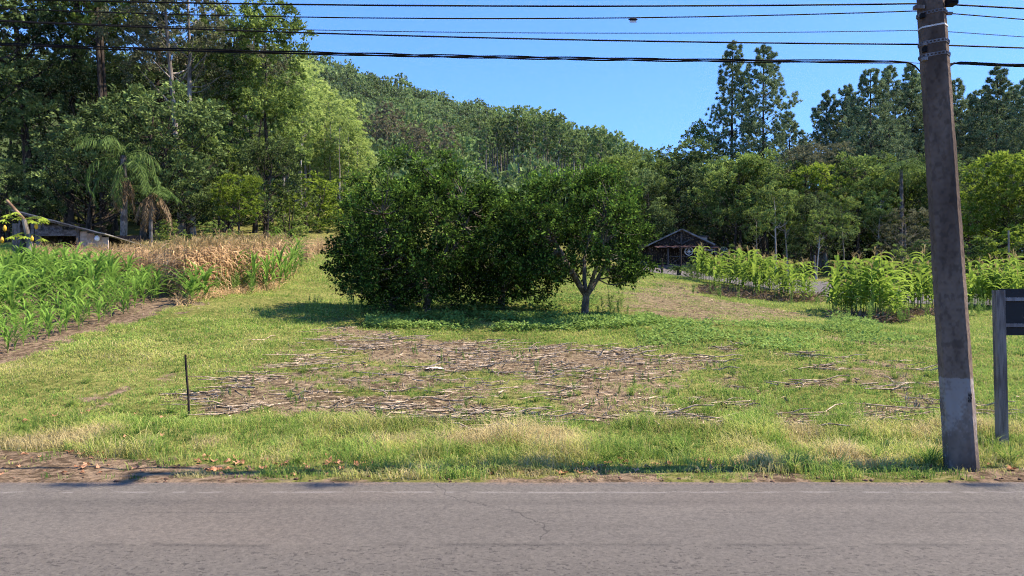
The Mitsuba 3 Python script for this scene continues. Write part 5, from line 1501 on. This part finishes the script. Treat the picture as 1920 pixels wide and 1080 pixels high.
# broad-leaved ground cover in front of and under the citrus trees
gc = MB()
for poly, n, hh, tl in [([(690, 596), (900, 594), (1080, 596), (1210, 590), (1250, 612), (1100, 622), (900, 622), (680, 616)], 13000, .17, .75), ([(640, 596), (760, 588), (1100, 588), (1130, 560), (900, 552), (700, 560)], 7000, .22, .35), ([(1180, 600), (1500, 610), (1740, 640), (1500, 660), (1200, 650)], 6000, .12, .8), ([(1560, 600), (1640, 612), (1660, 630), (1540, 626)], 1800, .35, .6)]:
    wp = wpoly(poly)
    x, y = g.uniform(wp[:, 0].min(), wp[:, 0].max(), n * 2), g.uniform(wp[:, 1].min(), wp[:, 1].max(), n * 2)
    k = (poly_in(wp, x, y, .2) > .5) & (fb(x, y, .9, 2, 4) > .38)
    x, y = x[k][:n], y[k][:n]; c = len(x)
    z = g3(x, y) + hh * g.uniform(.1, 1, c) * (.5 + fb(x, y, .8, 2, 6))
    gc.cards(np.stack([x, y, z], 1), unit(g.normal(size=(c, 3)) * [1, 1, .4]), unit(g.normal(size=(c, 3)) * .5 + [0, 0, 1]), g.uniform(.06, .13, c), g.uniform(.04, .07, c), np.clip(tl + g.normal(size=c) * .2, 0, 1))
scene['ground_cover'] = gc.ply('weed_leaf')
tag('ground_cover', 'low broad leaved green plants in front of the citrus trees', 'ground cover', kind='stuff')

# ------------------------------------------------------------------ grass
def grass(mb, y0, y1, per_m2, wid, hgt, seg, seed, tuft=9, sp=.05):
    g = rng_(seed)
    area = 0.5 * (y0 + y1) * 1.42 * (y1 - y0)
    nt = int(area * per_m2 / tuft)
    y = np.sqrt(g.uniform(y0 ** 2, y1 ** 2, nt)); x = g.uniform(-.71, .71, nt) * y
    so_, dr_, sd, gr, tone = masks(x, y)
    shade = 1.0
    k = g.uniform(size=nt) < gr + .035
    x, y, tone, gr = x[k], y[k], tone[k], gr[k]
    ht = hgt * (.4 + .9 * fb(x, y, .7, 2, 11)) * np.where(y < 10.2, 1.0 + .9 * sstep(.5, .75, fb(x, y, 1.7, 2, 12)), 1) * (.75 + .5 * g.uniform(size=len(x)))
    ht *= np.where(y < 8.1, .75, 1) * (.45 + .55 * gr)
    n = len(x) * tuft
    X_, Y_ = np.repeat(x, tuft) + g.normal(size=n) * sp, np.repeat(y, tuft) + g.normal(size=n) * sp
    Y_ = np.maximum(Y_, 7.2 + .1 * g.uniform(size=n))
    H_ = np.repeat(ht, tuft) * g.uniform(.4, 1.2, n)
    to = np.clip(np.repeat(tone + g.normal(size=len(x)) * .10, tuft) + g.normal(size=n) * .09 + np.where(g.uniform(size=n) < .07, .4, 0), 0, 1)
    az, be = g.uniform(0, 2 * np.pi, n), g.uniform(.25, 1.1, n)
    d = np.stack([np.cos(az), np.sin(az)], 1)
    fa = az + np.pi / 2 + g.normal(size=n) * .5
    s = np.stack([np.cos(fa), np.sin(fa), 0 * fa], 1) * (wid * g.uniform(.6, 1.3, n) / 2)[:, None]
    b = np.stack([X_, Y_, g3(X_, Y_) - .01], 1)
    m = b + np.concatenate([d * (H_ * be * .35)[:, None], (H_ * .62)[:, None]], 1)
    t = b + np.concatenate([d * (H_ * be * 1.05)[:, None], (H_ * (1.05 - .28 * be))[:, None]], 1)
    if seg == 2:
        v = np.stack([b - s * .8, b + s * .8, m + s, m - s, t], 1).reshape(-1, 3)
        i = np.arange(n)[:, None] * 5
        f = np.concatenate([i + [0, 1, 2], i + [0, 2, 3], i + [3, 2, 4]])
        mb.add(v, f, np.stack([np.repeat(to, 5), np.zeros(5 * n)], 1))
    else:
        v = np.stack([b - s, b + s, t], 1).reshape(-1, 3)
        mb.add(v, np.arange(3 * n).reshape(-1, 3), np.stack([np.repeat(to, 3), np.zeros(3 * n)], 1))


mb = MB()
grass(mb, 7.2, 10.2, 3000, .0065, .17, 2, 201, 11, .045)
scene['verge_grass'] = mb.ply('grass_blade')
tag('verge_grass', 'long tufted green and straw coloured grass along the road verge', 'grass', kind='stuff')
mb = MB()
grass(mb, 10.2, 14, 1900, .009, .095, 2, 202, 9, .05)
grass(mb, 14, 20, 1000, .013, .10, 2, 203, 9, .07)
grass(mb, 20, 30, 520, .020, .12, 1, 204, 8, .10)
grass(mb, 30, 50, 230, .033, .16, 1, 205, 8, .16)
scene['meadow_grass'] = mb.ply('grass_blade')
tag('meadow_grass', 'short yellow green grass of the field around the straw patch', 'grass', kind='stuff')


# ------------------------------------------------------------------ air
HAZE = {'type': 'homogeneous', 'albedo': 0.95, 'sigma_t': 0.00004}
scene['haze_air'] = HAZE
scene['haze'] = {'type': 'cube', 'to_world': T().translate([0, 460, 96]) @ T().scale([950, 620, 100]), 'bsdf': {'type': 'null'}, 'interior': {'type': 'ref', 'id': 'haze_air'}}
tag('haze', 'thin bluish haze in front of the wooded hill', 'haze', kind='stuff')
scene['camera']['medium'] = {'type': 'ref', 'id': 'haze_air'}
